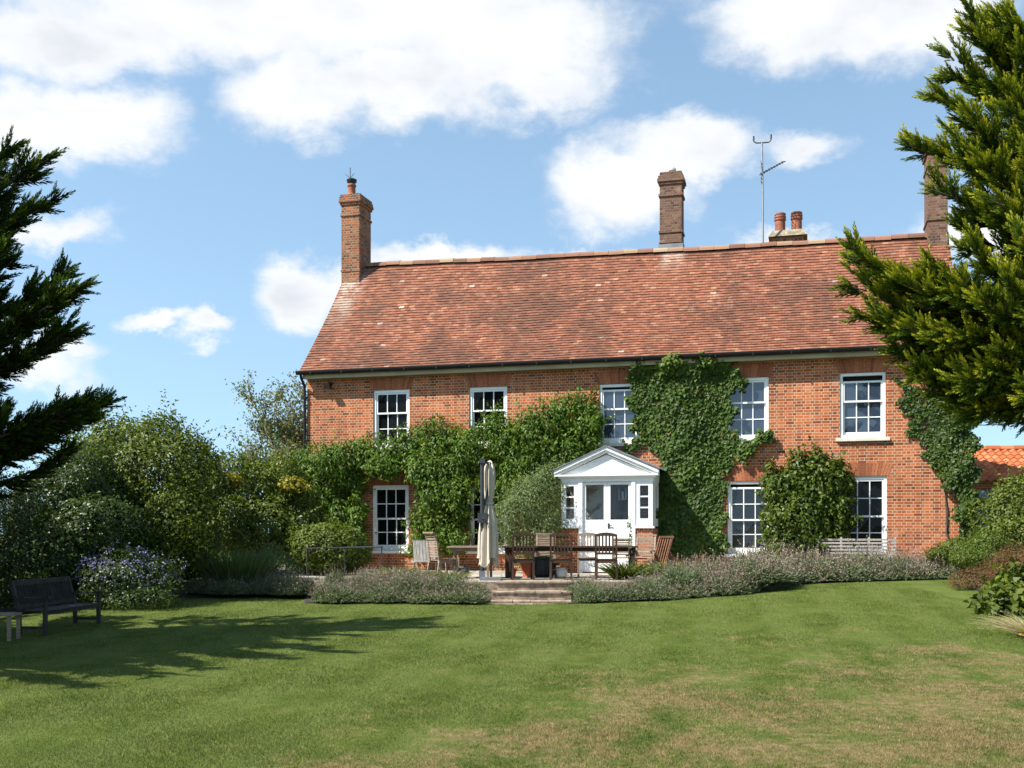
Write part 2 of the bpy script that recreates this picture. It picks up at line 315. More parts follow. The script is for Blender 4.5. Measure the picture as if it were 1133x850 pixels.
class MB:
    """collects boxes, bars, tubes and sheets into ONE mesh"""
    def __init__(s): s.v = []; s.f = []; s.r = []; s.mi = []; s.cur = 0.5; s.m = 0; s.uvs = {}
    def face(s, pts, uv=None):
        i = len(s.v); s.v += [tuple(p) for p in pts]; s.f.append(tuple(range(i, i + len(pts)))); s.r.append(s.cur); s.mi.append(s.m)
        if uv: s.uvs[len(s.f) - 1] = uv
        return s
    def hexa(s, b, t):
        """b, t: four bottom and four top corners, in the same order"""
        i = len(s.v); s.v += [tuple(p) for p in b] + [tuple(p) for p in t]
        for q in ((3, 2, 1, 0), (4, 5, 6, 7), (0, 1, 5, 4), (1, 2, 6, 5), (2, 3, 7, 6), (3, 0, 4, 7)):
            s.f.append(tuple(i + a for a in q)); s.r.append(s.cur); s.mi.append(s.m)
        return s
    def box(s, x0, x1, y0, y1, z0, z1):
        return s.hexa([(x0, y0, z0), (x1, y0, z0), (x1, y1, z0), (x0, y1, z0)], [(x0, y0, z1), (x1, y0, z1), (x1, y1, z1), (x0, y1, z1)])
    def bar(s, p0, p1, wx, wy, up=(0, 0, 1)):
        """square bar from p0 to p1, wx wide across and wy thick"""
        p0, p1 = Vector(p0), Vector(p1); d = (p1 - p0).normalized(); u = Vector(up)
        if abs(d.dot(u)) > .98: u = Vector((0, 1, 0))
        a = d.cross(u).normalized() * wx / 2; b = a.cross(d).normalized() * wy / 2
        return s.hexa([p0 - a - b, p0 + a - b, p0 + a + b, p0 - a + b], [p1 - a - b, p1 + a - b, p1 + a + b, p1 - a + b])
    def tube(s, pts, rad, n=8, cap=True):
        pts = [Vector(p) for p in pts]; m = len(pts)
        if not hasattr(rad, '__len__'): rad = [rad] * m
        i0 = len(s.v); prev = None
        for j, p in enumerate(pts):
            d = (pts[min(j + 1, m - 1)] - pts[max(j - 1, 0)]).normalized()
            if prev is None:
                h = Vector((0, 0, 1)) if abs(d.z) < .9 else Vector((1, 0, 0)); a = d.cross(h).normalized()
            else:
                a = (prev - d * prev.dot(d)).normalized()
            prev = a; b = d.cross(a)
            for q in range(n):
                t = 2 * math.pi * q / n; s.v.append(tuple(p + (a * math.cos(t) + b * math.sin(t)) * rad[j]))
        for j in range(m - 1):
            for q in range(n):
                a0 = i0 + j * n + q; a1 = i0 + j * n + (q + 1) % n
                s.f.append((a0, a1, a1 + n, a0 + n)); s.r.append(s.cur); s.mi.append(s.m)
        if cap:
            s.f.append(tuple(i0 + q for q in reversed(range(n)))); s.f.append(tuple(i0 + (m - 1) * n + q for q in range(n)))
            s.r += [s.cur] * 2; s.mi += [s.m] * 2
        return s
    def lathe(s, c, prof, n=20):
        i0 = len(s.v)
        for (r, z) in prof:
            for q in range(n):
                t = 2 * math.pi * q / n; s.v.append((c[0] + r * math.cos(t), c[1] + r * math.sin(t), c[2] + z))
        for j in range(len(prof) - 1):
            for q in range(n):
                a0 = i0 + j * n + q; a1 = i0 + j * n + (q + 1) % n
                s.f.append((a0, a1, a1 + n, a0 + n)); s.r.append(s.cur); s.mi.append(s.m)
        s.f.append(tuple(i0 + q for q in reversed(range(n)))); s.f.append(tuple(i0 + (len(prof) - 1) * n + q for q in range(n)))
        s.r += [s.cur] * 2; s.mi += [s.m] * 2
        return s
    def mesh(s, name):
        me = bpy.data.meshes.new(name); me.from_pydata(s.v, [], s.f)
        a = me.attributes.new('rnd', 'FLOAT', 'FACE'); a.data.foreach_set('value', s.r)
        me.polygons.foreach_set('material_index', s.mi)
        uvl = me.uv_layers.new(name='UVMap').data
        for p in me.polygons:
            n = p.normal; ax_ = max(range(3), key=lambda q: abs(n[q])); cu = s.uvs.get(p.index)
            for j, li in enumerate(p.loop_indices):
                co_ = me.vertices[me.loops[li].vertex_index].co
                if cu: uvl[li].uv = cu[j]
                else: uvl[li].uv = (co_.x, co_.z) if ax_ == 1 else ((co_.y + .11, co_.z) if ax_ == 0 else (co_.x, co_.y))
        me.update(); return me
    def build(s, name, m, parent=None, smooth=False, bevel=0.0):
        me = s.mesh(name)
        if smooth: me.polygons.foreach_set('use_smooth', [True] * len(me.polygons))
        o = link(name, me, m, parent)
        if bevel:
            b = o.modifiers.new('bevel', 'BEVEL'); b.width = bevel; b.segments = 2; b.limit_method = 'ANGLE'
        return o


def np_mesh(name, V, nper, rnd, extra=None):
    """V: (n*nper,3) corners, faces of nper corners each"""
    n = len(V) // nper
    me = bpy.data.meshes.new(name)
    me.vertices.add(len(V)); me.vertices.foreach_set('co', np.ascontiguousarray(V, dtype=np.float32).ravel())
    me.loops.add(len(V)); me.loops.foreach_set('vertex_index', np.arange(len(V), dtype=np.int32))
    me.polygons.add(n); me.polygons.foreach_set('loop_start', np.arange(0, len(V), nper, dtype=np.int32))
    try: me.polygons.foreach_set('loop_total', np.full(n, nper, dtype=np.int32))
    except Exception: pass
    a = me.attributes.new('rnd', 'FLOAT', 'FACE'); a.data.foreach_set('value', np.ascontiguousarray(rnd, dtype=np.float32))
    me.update(calc_edges=True); return me

def unit(a): return a / np.maximum(np.linalg.norm(a, axis=-1, keepdims=True), 1e-9)
def rdirs(n): return unit(rng.normal(size=(n, 3)))

def leaf_quads(P, Nn, A, L, asp, fold=0.18):
    """diamond leaves: base P, normal Nn, long axis A, length L"""
    A = unit(A - Nn * np.sum(A * Nn, 1, keepdims=True)); B = np.cross(Nn, A)
    L = L[:, None]; Wd = L * asp / 2
    base = P; tip = P + A * L - Nn * L * .12; mid = P + A * L * .45 + Nn * 0
    l = mid + B * Wd + Nn * L * fold; r = mid - B * Wd + Nn * L * fold
    return np.stack([base, r, tip, l], 1).reshape(-1, 3)

def blade_tris(P, D, L, wdt, bend=None):
    """thin blades: base P, direction D"""
    S = unit(np.cross(D, rdirs(len(P)))) * wdt[:, None] / 2
    T = P + D * L[:, None]
    if bend is not None: T = T + bend
    return np.stack([P - S, P + S, T], 1).reshape(-1, 3)

def W(px, py, Y): return ((px - CX) / F * Y, Y, EYE - (py - HZ) / F * Y)


# ------------------------------------------------------------------ the lie of the land
def sm(a, b, x):
    t = np.clip((np.asarray(x, float) - a) / (b - a), 0, 1); return t * t * (3 - 2 * t)
def lawn_z(X, Y):
    X = np.asarray(X, float); Y = np.asarray(Y, float)
    A = np.interp(X, [-30, -9, -4, 0, 3, 6, 10, 30], [.3, .28, .16, .14, .2, .42, .55, .6])
    return A * sm(11.5, 25.0, Y) + 0.012 * np.sin(X * 1.1 + .4) * np.sin(Y * .8)
TZ = 0.55                                                   # terrace level

def lawn_colour(k, pos):
    s = k.n('ShaderNodeSeparateXYZ'); k.put(s.inputs[0], pos)
    x, y = s.outputs[0], s.outputs[1]
    n1 = k.noise(pos, 0.55, 6, 0.6, 0.5); n2 = k.noise(k.vmul(pos, (1, .6, 1)), 2.6, 6, 0.65); n3 = k.noise(pos, 9, 4, 0.6)
    g = k.ramp(n2, [(0.25, (0.060, 0.088, 0.013)), (0.5, (0.097, 0.128, 0.023)), (0.75, (0.142, 0.162, 0.039))])
    # faint mowing bands running towards the house
    ln = k.math('ADD', k.math('MULTIPLY', x, 1.0), k.math('MULTIPLY', y, -.17))
    band = k.math('SINE', k.math('MULTIPLY', ln, 5.4))
    g = k.mix(k.math('MULTIPLY', k.sstep(band, -.5, .5), 0.3), g, (0.15, 0.18, 0.05, 1))
    grad = k.math('MULTIPLY', k.sstep(k.math('ADD', x, k.math('MULTIPLY', k.math('SUBTRACT', 13, y), .45)), -2.2, 3.2), k.sstep(y, 22, 9.0))
    d = k.math('ADD', k.math('MULTIPLY', grad, 0.25), k.math('ADD', k.math('MULTIPLY', n1, .55), k.math('MULTIPLY', n2, .5)))
    d = k.math('MULTIPLY_ADD', k.math('SUBTRACT', n3, .5), .36, d)
    dry = k.sstep(d, 0.655, 0.86)
    dc = k.ramp(n3, [(0.3, (0.165, 0.122, 0.05)), (0.7, (0.30, 0.215, 0.11))])
    return k.mix(k.math('MULTIPLY', dry, .85), g, dc)

m, k, out = mat('lawn_ground')
pos = k.n('ShaderNodeNewGeometry').outputs['Position']
c = lawn_colour(k, pos); c = k.mix(1.0, c, k.ramp(k.noise(pos, 60, 3, .7), [(.3, (.55, .6, .55)), (.7, (1.1, 1.1, 1.1))]), 'MULTIPLY')
p = k.n('ShaderNodeBsdfPrincipled'); p.inputs['Roughness'].default_value = 0.95; p.inputs['Specular IOR Level'].default_value = .1
k.put(p.inputs['Base Color'], c)
b = k.n('ShaderNodeBump'); b.inputs['Strength'].default_value = .8; b.inputs['Distance'].default_value = .02; k.put(b.inputs['Height'], k.noise(pos, 70, 3, .7))
k.put(p.inputs['Normal'], b.outputs[0]); k.put(out.inputs[0], p.outputs[0]); M_LAWN = m
m, k, out = mat('grass_blade')
pos = k.n('ShaderNodeNewGeometry').outputs['Position']; c = lawn_colour(k, pos)
a = k.n('ShaderNodeAttribute'); a.attribute_name = 'rnd'
c = k.mix(1.0, c, k.ramp(a.outputs['Fac'], [(0, (.52, .56, .5)), (.5, (1.0, 1.0, .95)), (.9, (1.5, 1.4, 1.3)), (1, (2.6, 2.2, 2.1))]), 'MULTIPLY')
p = k.n('ShaderNodeBsdfPrincipled'); p.inputs['Roughness'].default_value = .6; p.inputs['Specular IOR Level'].default_value = .25
k.put(p.inputs['Base Color'], c)
t = k.n('ShaderNodeBsdfTranslucent'); k.put(t.inputs[0], c); mx = k.n('ShaderNodeMixShader'); mx.inputs[0].default_value = .3
k.put(mx.inputs[1], p.outputs[0]); k.put(mx.inputs[2], t.outputs[0]); k.put(out.inputs[0], mx.outputs[0]); M_BLADE = m

gx = np.unique(np.concatenate([np.linspace(-900, -40, 12), np.linspace(-40, 40, 161), np.linspace(40, 900, 12)]))
gy = np.unique(np.concatenate([np.linspace(-300, -10, 6), np.linspace(-10, 45, 111), np.linspace(45, 1500, 16)]))
XX, YY = np.meshgrid(gx, gy); ZZ = lawn_z(XX, YY)
me = bpy.data.meshes.new('lawn'); nx, ny = len(gx), len(gy)
me.from_pydata(np.stack([XX.ravel(), YY.ravel(), ZZ.ravel()], 1).tolist(), [], [(j * nx + i, j * nx + i + 1, (j + 1) * nx + i + 1, (j + 1) * nx + i) for j in range(ny - 1) for i in range(nx - 1)])
me.polygons.foreach_set('use_smooth', [True] * len(me.polygons))
tag(link('lawn', me, M_LAWN), kind='structure')

# ------------------------------------------------------------------ house frame of reference
LX, LY = (340 - CX) / F * 32.0775, 32.0775
TH = R(15.4147); ct, stn = math.cos(TH), math.sin(TH); LEN = 17.97
def H(u, y, z): return (LX + u * ct + y * stn, LY - u * stn + y * ct, z)
def FP(px, py, y=0.0):
    """the point of the plane y (metres behind the facade) that lies in this direction; returns (u, z, depth)"""
    t = (px - CX) / F; x0 = LX + y * stn; y0 = LY + y * ct
    u = (t * y0 - x0) / (ct + t * stn); Yd = y0 - u * stn
    return u, EYE - (py - HZ) / F * Yd, Yd

# terrace, soil beds
poly = [(-7.4, 26.8), (-5.5, 26.2), (-4.3, 23.8), (-0.62, 23.5), (-0.62, 23.42), (1.25, 23.42), (1.25, 23.4), (4.9, 23.5), (5.8, 25.9), (11.4, 26.2), (13.2, 28), (12.5, 30), (-5, 34), (-8, 33)]
mb = MB(); mb.face([(x, y, TZ) for x, y in poly])
for i in range(len(poly)):
    (x0, y0), (x1, y1) = poly[i], poly[(i + 1) % len(poly)]
    mb.m = 1; mb.face([(x0, y0, -.1), (x1, y1, -.1), (x1, y1, TZ), (x0, y0, TZ)])
m, k, out = mat('terrace_paving')
co = k.n('ShaderNodeTexCoord').outputs['Object']
bt = k.n('ShaderNodeTexBrick'); bt.offset = .35
for nm, v in (('Scale', 1.0), ('Brick Width', .75), ('Row Height', .55), ('Mortar Size', .012), ('Color1', (.42, .38, .31, 1)), ('Color2', (.30, .265, .21, 1)), ('Mortar', (.14, .12, .09, 1))): bt.inputs[nm].default_value = v
k.put(bt.inputs['Vector'], co)
p = k.n('ShaderNodeBsdfPrincipled'); p.inputs['Roughness'].default_value = .9
k.put(p.inputs['Base Color'], k.mix(.6, bt.outputs[0], k.ramp(k.noise(co, 4, 6, .65), [(.3, (.5, .5, .48)), (.7, (1.15, 1.13, 1.1))]), 'MULTIPLY'))
k.put(out.inputs[0], p.outputs[0]); M_TERR = m
tag(mb.build('terrace', [M_TERR, M_STEP]), kind='structure')
def bed(name, pts, dz):
    mb = MB(); mb.face([(x, y, float(lawn_z(x, y)) + dz) for x, y in pts])
    cx = sum(p[0] for p in pts) / len(pts); cy = sum(p[1] for p in pts) / len(pts)
    mb = MB()
    for i in range(len(pts)):
        (x0, y0), (x1, y1) = pts[i], pts[(i + 1) % len(pts)]
        mb.face([(cx, cy, float(lawn_z(cx, cy)) + dz + .05), (x0, y0, float(lawn_z(x0, y0)) + .012), (x1, y1, float(lawn_z(x1, y1)) + .012)])
    return tag(mb.build(name, M_SOIL), kind='structure')
bed('soil_bed', [(-4.3, 22.5), (-.8, 22.4), (-.75, 23.6), (-4.6, 23.9)], .05)
bed('soil_bed', [(1.15, 22.4), (5.0, 22.6), (5.3, 24.2), (6.4, 25.4), (11.3, 25.2), (11.4, 26.4), (5.8, 26), (4.4, 23.6), (1.2, 23.5)], .05)
bed('soil_bed', [(-7.9, 20.9), (-7.2, 22.9), (-5.0, 24.0), (-5.0, 25.5), (-9, 27), (-14, 25), (-14, 20.5), (-9.2, 19.6)], .05)
bed('soil_bed', [(9.6, 20.2), (9.2, 22), (10.4, 24.4), (16, 27), (17, 17), (8.4, 15.2), (8.2, 17.2)], .05)

# steps
st = thing('garden_steps', 'worn brick and stone steps between the two lavender hedges', 'steps', (0.3, 22.9, 0))
zs = [0.19, 0.365, TZ + .012]; ys = [22.62, 22.98, 23.36]; hw = [(-.72, .92), (-.7, .95), (-.62, .98)]
for i in range(3):
    zb = -.05 if i == 0 else zs[i - 1]
    mb = MB(); mb.box(hw[i][0] - .3 + .3, hw[i][1], ys[i] + .03 - 22.9, 23.8 - 22.9 - .002 * i, zb, zs[i] - .05); mb.build('riser', M_STEP, st)
    mb = MB(); x = hw[i][0] - .03
    while x < hw[i][1]:
        x1 = min(x + random.uniform(.35, .7), hw[i][1] + .03)
        mb.box(x + .004, x1 - .004, ys[i] - 22.9 + random.uniform(-.012, .012), 23.85 - 22.9 + .001 * i, zs[i] - .05 + .002, zs[i] + random.uniform(-.006, .006)); x = x1
    mb.build('tread', M_STEP, st, bevel=.008)
mb = MB(); mb.box(-.85, 1.05, 22.45 - 22.9, 22.64 - 22.9, -.03, .135); mb.build('tread', M_STEP, st, bevel=.01)

# ------------------------------------------------------------------ THE HOUSE
house = thing('brick_house', 'long red brick farmhouse with clay tiled roof, sash windows and climbing plants', 'house', (LX, LY, 0), -TH)
WINS = [  # u0, u1, z0, z1, upper storey?, glass, open at the top
    (2.10, 3.22, 4.05, 5.75, 1, 0, 0), (5.02, 6.14, 4.05, 5.73, 1, 0, 0), (8.76, 9.86, 4.05, 5.68, 1, 1, .07), (12.17, 13.29, 4.05, 5.72, 1, 1, 0), (15.08, 16.21, 4.05, 5.74, 1, 1, .13),
    (2.07, 3.19, 1.10, 2.99, 0, 0, 0), (5.02, 6.14, 1.10, 2.93, 0, 0, 0), (12.22, 13.36, 1.05, 2.98, 0, 2, .08), (15.10, 16.24, 1.05, 3.07, 0, 0, 0)]
WZ0, WZ1 = 0.2, 6.36
us = sorted({0, LEN} | {x for wv in WINS for x in wv[:2]}); zs_ = sorted({WZ0, WZ1} | {x for wv in WINS for x in wv[2:4]})
mb = MB()
for i in range(len(us) - 1):
    for j in range(len(zs_) - 1):
        uc, zc = (us[i] + us[i + 1]) / 2, (zs_[j] + zs_[j + 1]) / 2
        if any(a < uc < b_ and c_ < zc < d_ for a, b_, c_, d_, *_ in WINS): continue
        mb.face([(us[i], 0, zs_[j]), (us[i + 1], 0, zs_[j]), (us[i + 1], 0, zs_[j + 1]), (us[i], 0, zs_[j + 1])])
for (a, b_, c_, d_, *_) in WINS:
    q = .3
    mb.face([(a, 0, c_), (a, 0, d_), (a, q, d_), (a, q, c_)]); mb.face([(b_, 0, d_), (b_, 0, c_), (b_, q, c_), (b_, q, d_)])
    mb.face([(a, 0, d_), (b_, 0, d_), (b_, q, d_), (a, q, d_)]); mb.face([(a, 0, c_), (a, q, c_), (b_, q, c_), (b_, 0, c_)])
DEP = 6.48; RY = 3.24
for u in (0, LEN):
    pts = [(u, 0, WZ0), (u, DEP, WZ0), (u, DEP, WZ1), (u, RY, 9.85 if u else 10.15), (u, 0, WZ1)]
    mb.face(pts if u else pts[::-1])
mb.face([(LEN, DEP, WZ0), (0, DEP, WZ0), (0, DEP, WZ1), (LEN, DEP, WZ1)])
mb.build('wall', M_BRICK, house)

# flat gauged brick arches over the windows
for (a, b_, c_, d_, up, *_ ) in WINS:
    mb = MB(); h = .33 if up else .31; n = 17; sp = .13
    mb.cur = .5
    for i in range(n):
        t0, t1 = (i + .07) / n, (i + .93) / n; mb.cur = random.random()
        B0, B1 = a - .03 + (b_ - a + .06) * t0, a - .03 + (b_ - a + .06) * t1
        T0, T1 = a - .03 - sp + (b_ - a + .06 + 2 * sp) * t0, a - .03 - sp + (b_ - a + .06 + 2 * sp) * t1
        arc = lambda t: .03 * (1 - (2 * t - 1) ** 2)
        mb.hexa([(B0, -.006, d_ + .002), (B1, -.006, d_ + .002), (B1, .05, d_ + .002), (B0, .05, d_ + .002)],
                [(T0, -.006, d_ + h + arc(t0)), (T1, -.006, d_ + h + arc(t1)), (T1, .05, d_ + h + arc(t1)), (T0, .05, d_ + h + arc(t0))])
    mb.build('window_arch', M_ARCH, house)

def window(a, b_, c_, d_, up, glass, opn):
    fw = .075
    mb = MB(); y0, y1 = .035, .16
    mb.box(a + .003, a + fw, y0, y1, c_ + .003, d_ - .003); mb.box(b_ - fw, b_ - .003, y0, y1, c_ + .003, d_ - .003)
    mb.box(a + fw, b_ - fw, y0, y1, d_ - fw * 1.1, d_ - .003); mb.box(a + fw, b_ - fw, y0 + .002, y1, c_ + .003, c_ + fw)
    wnd = mb.build('window', M_WHITE, house, bevel=.004)
    A, B, C, D = a + fw, b_ - fw, c_ + fw, d_ - fw * 1.1
    if up: meet = C + (D - C) * .63; rows_top, rows_bot = 1, 2
    else: meet = C + (D - C) * .5; rows_top, rows_bot = 2, 2
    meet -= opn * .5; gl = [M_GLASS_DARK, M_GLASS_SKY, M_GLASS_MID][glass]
    def sash(z0, z1, y, rows):
        s = MB(); st_, bar = .045, .026
        s.box(A + .002, A + st_, y, y + .045, z0, z1); s.box(B - st_, B - .002, y, y + .045, z0, z1)
        s.box(A + st_, B - st_, y, y + .044, z1 - .05, z1); s.box(A + st_, B - st_, y, y + .044, z0, z0 + (.085 if y > .09 else .045))
        zz0 = z0 + (.085 if y > .09 else .045); zz1 = z1 - .05
        for i in (1, 2): x = A + st_ + (B - A - 2 * st_) * i / 3; s.box(x - bar / 2, x + bar / 2, y + .004, y + .04, zz0, zz1)
        for i in range(1, rows): z = zz0 + (zz1 - zz0) * i / rows; s.box(A + st_, B - st_, y + .006, y + .038, z - bar / 2, z + bar / 2)
        s.build('sash', M_WHITE, wnd)
        g = MB()
        for i in range(3):                                     # each pane sits at its own slight angle
            for j in range(rows):
                xa, xb = A + st_ * .5 + (B - A - st_) * i / 3, A + st_ * .5 + (B - A - st_) * (i + 1) / 3
                za, zb = zz0 + (zz1 - zz0) * j / rows - .005, zz0 + (zz1 - zz0) * (j + 1) / rows + .005
                e = [random.uniform(-.0025, .0025) for _ in range(4)]
                g.face([(xa, y + .025 + e[0], za), (xb, y + .025 + e[1], za), (xb, y + .025 + e[2], zb), (xa, y + .025 + e[3], zb)])
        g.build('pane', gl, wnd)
    sash(meet - .045, D - opn, .055, rows_top); sash(C, meet, .105, rows_bot)
    bk = MB(); bk.face([(A - .02, .2, C - .02), (B + .02, .2, C - .02), (B + .02, .2, D + .02), (A - .02, .2, D + .02)]); bk.build('dark_room_sheet', M_BLACK, wnd)  # black sheet behind the sashes stands in for the unlit room
    s = MB(); s.box(a - .1, b_ + .1, -.075, .06, c_ - .085, c_ - .002); s.build('sill', M_SILL if up else M_WHITE, wnd, bevel=.008)
    return wnd
for wv in WINS: window(*wv)

# roof of single plain tiles
def ridge_z(u): return 10.28 - .0175 * u + .008 * math.sin(u * .9) - .04 * math.sin(math.pi * u / 18)
EY, EZ = -.30, 6.345
def roof_pt(u, t, lift=0.0):
    zr = ridge_z(u) - .03; y = EY + (RY - EY) * t; z = EZ + (zr - EZ) * t - .13 * math.sin(math.pi * t) + .012 * math.sin(u * 2.3 + t * 7) * math.sin(t * 5 + u)
    return Vector((u, y - lift * .74, z + lift * .67))
mb = MB(); U0, U1 = -.1, LEN + .1; NR = 41; TW = .165; rr = random.Random(3)
nt_ = int((U1 - U0) / TW)
for r in range(NR):
    off = (r % 2) * TW / 2; t0 = r / NR - .006; t1 = min(1.0, (r + 1.25) / NR); row_j = rr.uniform(-.001, .001)
    for c_ in range(-1, nt_ + 1):
        a = max(U0, U0 + off + c_ * TW + rr.uniform(-.002, .002)); b_ = min(U1, U0 + off + (c_ + 1) * TW - .003)
        if b_ - a < .02: continue
        mb.cur = rr.random() ** 1.0; j = rr.uniform(-.005, .006); j2 = j + rr.uniform(-.003, .003); dt = rr.uniform(-.0012, .0012)
        p00 = roof_pt(a, t0 + dt, .034 + j); p10 = roof_pt(b_, t0 + dt, .034 + j2); p11 = roof_pt(b_, t1, .002); p01 = roof_pt(a, t1, .002)
        b0 = roof_pt(a, t0 + dt, .006 + j); b1 = roof_pt(b_, t0 + dt, .006 + j2)
        mb.face([p00, p10, p11, p01]); mb.face([b0, b1, p10, p00]); mb.face([b0, p00, p01]); mb.face([b1, p11, p10])
mb.cur = .4                                                   # felt below the tiles and the far slope
for i in range(24):
    a, b_ = U0 + (U1 - U0) * i / 24, U0 + (U1 - U0) * (i + 1) / 24
    for q in range(6): mb.face([roof_pt(a, q / 6, -.03), roof_pt(b_, q / 6, -.03), roof_pt(b_, (q + 1) / 6, -.03), roof_pt(a, (q + 1) / 6, -.03)])
    mb.face([(a, RY, ridge_z(a) - .03), (b_, RY, ridge_z(b_) - .03), (b_, DEP + .3, EZ), (a, DEP + .3, EZ)])
roof = mb.build('roof', M_TILE, house)
mb = MB(); u = U0 + .0
while u < U1 - .05:
    u1 = min(u + .45, U1); mb.cur = rr.random(); j = rr.uniform(-.012, .012); nn = 7
    ring = lambda uu, jj: [(uu, RY - .16 * math.cos(math.pi * q / (nn - 1)) , ridge_z(uu) - .075 + jj + .155 * math.sin(math.pi * q / (nn - 1))) for q in range(nn)]
    A_, B_ = ring(u + .004, j), ring(u1 - .004, j + rr.uniform(-.006, .006))
    for q in range(nn - 1): mb.face([A_[q], B_[q], B_[q + 1], A_[q + 1]])
    mb.face(A_[::-1]); mb.face(B_); u = u1
mb.build('ridge_tiles', M_RIDGE, roof)

# gutter, fascia, downpipe, lamp under the eaves
mb = MB(); nn = 8
prof = [(-.30 + -.07 * math.cos(math.pi * q / nn) - .05, 6.345 - .115 * math.sin(math.pi * q / nn)) for q in range(nn + 1)]
for q in range(nn): mb.face([(U0 - .08, prof[q][0], prof[q][1]), (U1 + .05, prof[q][0], prof[q][1]), (U1 + .05, prof[q + 1][0], prof[q + 1][1]), (U0 - .08, prof[q + 1][0], prof[q + 1][1])])
mb.face([(U0 - .08, y, z) for y, z in prof]); mb.face([(U1 + .05, y, z) for y, z in prof][::-1])
for i in range(19): u = .3 + i * .97; mb.box(u - .018, u + .018, -.415, -.27, 6.238, 6.335)
mb.build('gutter', M_BLACK, house)
mb = MB(); mb.box(U0 + .08, U1 - .06, -.262, -.235, 6.12, 6.335); mb.box(U0 + .08, U1 - .06, -.235, .0, 6.135, 6.16)
mb.build('fascia', M_CREAM, house)
mb = MB(); mb.tube([(-.05, -.34, 6.28), (-.05, -.3, 6.15), (-.05, -.09, 5.95), (-.05, -.07, 5.8), (-.05, -.07, .56)], .04, 10)
for z in (5.6, 3.8, 2.0): mb.box(-.1, .0, -.115, -.0, z - .03, z + .03)
mb.build('downpipe', M_BLACK, house, smooth=False)
mb = MB(); mb.box(.72, .80, -.09, -.0, 5.93, 6.03); mb.bar((.76, -.09, 5.97), (.76, -.2, 5.93), .03, .03)
mb.hexa([(.66, -.28, 5.82), (.86, -.28, 5.82), (.86, -.17, 5.84), (.66, -.17, 5.84)], [(.67, -.30, 5.93), (.85, -.30, 5.93), (.85, -.16, 5.95), (.67, -.16, 5.95)])
mb.build('security_light', M_BLACK, house)

# chimneys
def chimney(u0, u1, y0, y1, zb, zt, m, corbels, cap=None):
    mb = MB(); mb.box(u0, u1, y0, y1, zb, zt - .001)
    for (z0, z1, o) in corbels: mb.box(u0 - o, u1 + o, y0 - o, y1 + o, z0, z1)
    ch = mb.build('chimney', m, roof, bevel=.006); return ch
ch = chimney(-.12, .50, 2.68, 3.62, 8.9, 12.4, M_BRICK_OLD, [(9.95, 10.02, .02), (11.72, 11.79, .03), (12.08, 12.16, .035), (12.16, 12.25, .07), (12.25, 12.34, .055), (12.34, 12.42, .03)])
mb = MB(); mb.lathe((.12, 2.95, 12.42), [(.15, 0), (.135, .06), (.125, .1), (.12, .30), (.145, .33), (.145, .37), (.12, .40)], 18); mb.build('chimney_pot', M_POT, house)
mb = MB(); mb.lathe((.12, 2.95, 12.82), [(.10, 0), (.10, .05), (.155, .06), (.16, .075), (.13, .085), (.13, .1), (.16, .11), (.17, .14), (.08, .19), (.02, .2)], 18); mb.build('chimney_cowl', M_DARKSTEEL, house)
mb = MB(); mb.hexa([(-.15, 2.60, 9.33), (.53, 2.60, 9.33), (.53, 2.7, 9.36), (-.15, 2.7, 9.36)], [(-.14, 2.65, 9.56), (.52, 2.65, 9.56), (.52, 2.69, 9.58), (-.14, 2.69, 9.58)])
mb.build('flashing', M_FLASH, house)
mb = MB(); mb.face([(.506, 2.66, 9.40), (.506, 3.3, 10.15), (.506, 3.3, 10.42), (.506, 2.66, 9.68)]); mb.build('flashing', M_LEAD, house)
ch = chimney(9.97, 10.63, 3.34, 3.90, 9.5, 12.45, M_BRICK_BROWN, [(10.32, 10.36, .02), (10.62, 10.69, .03), (11.72, 11.80, .035), (12.08, 12.16, .035), (12.16, 12.26, .07), (12.26, 12.35, .045), (12.35, 12.47, -.02)])
mb = MB(); mb.lathe((10.32, 3.6, 12.45), [(.09, 0), (.08, .1), (.11, .11), (.11, .16), (.07, .17), (.07, .19)], 14); mb.build('chimney_pot', M_FLASH, house)
mb = MB(); mb.box(9.93, 10.67, 3.30, 3.94, 9.6, 10.28); mb.build('flashing', M_LEAD, house)
ch = chimney(13.24, 14.16, 3.85, 4.45, 9.0, 10.52, M_BRICK_OLD, [])
mb = MB(); mb.hexa([(13.14, 3.75, 10.40), (14.26, 3.75, 10.40), (14.26, 4.55, 10.40), (13.14, 4.55, 10.40)], [(13.26, 3.87, 10.60), (14.14, 3.87, 10.60), (14.14, 4.43, 10.60), (13.26, 4.43, 10.60)]); mb.build('chimney_cap', M_STONE, house)
for u in (13.47, 13.95):
    mb = MB(); mb.lathe((u, 4.15, 10.58), [(.17, 0), (.155, .03), (.15, .36), (.175, .38), (.175, .42), (.15, .44), (.172, .46), (.172, .5), (.15, .52), (.165, .54), (.165, .58), (.13, .6)], 18); mb.build('chimney_pot', M_POT, house)
ch = chimney(17.50, 18.02, 2.9, 3.9, 8.5, 12.5, M_BRICK_BROWN, [(10.3, 10.37, .03), (11.8, 11.87, .03), (12.2, 12.3, .05), (12.3, 12.42, .07)])

# porch
pz = TZ; PF = -1.28
porch = MB()
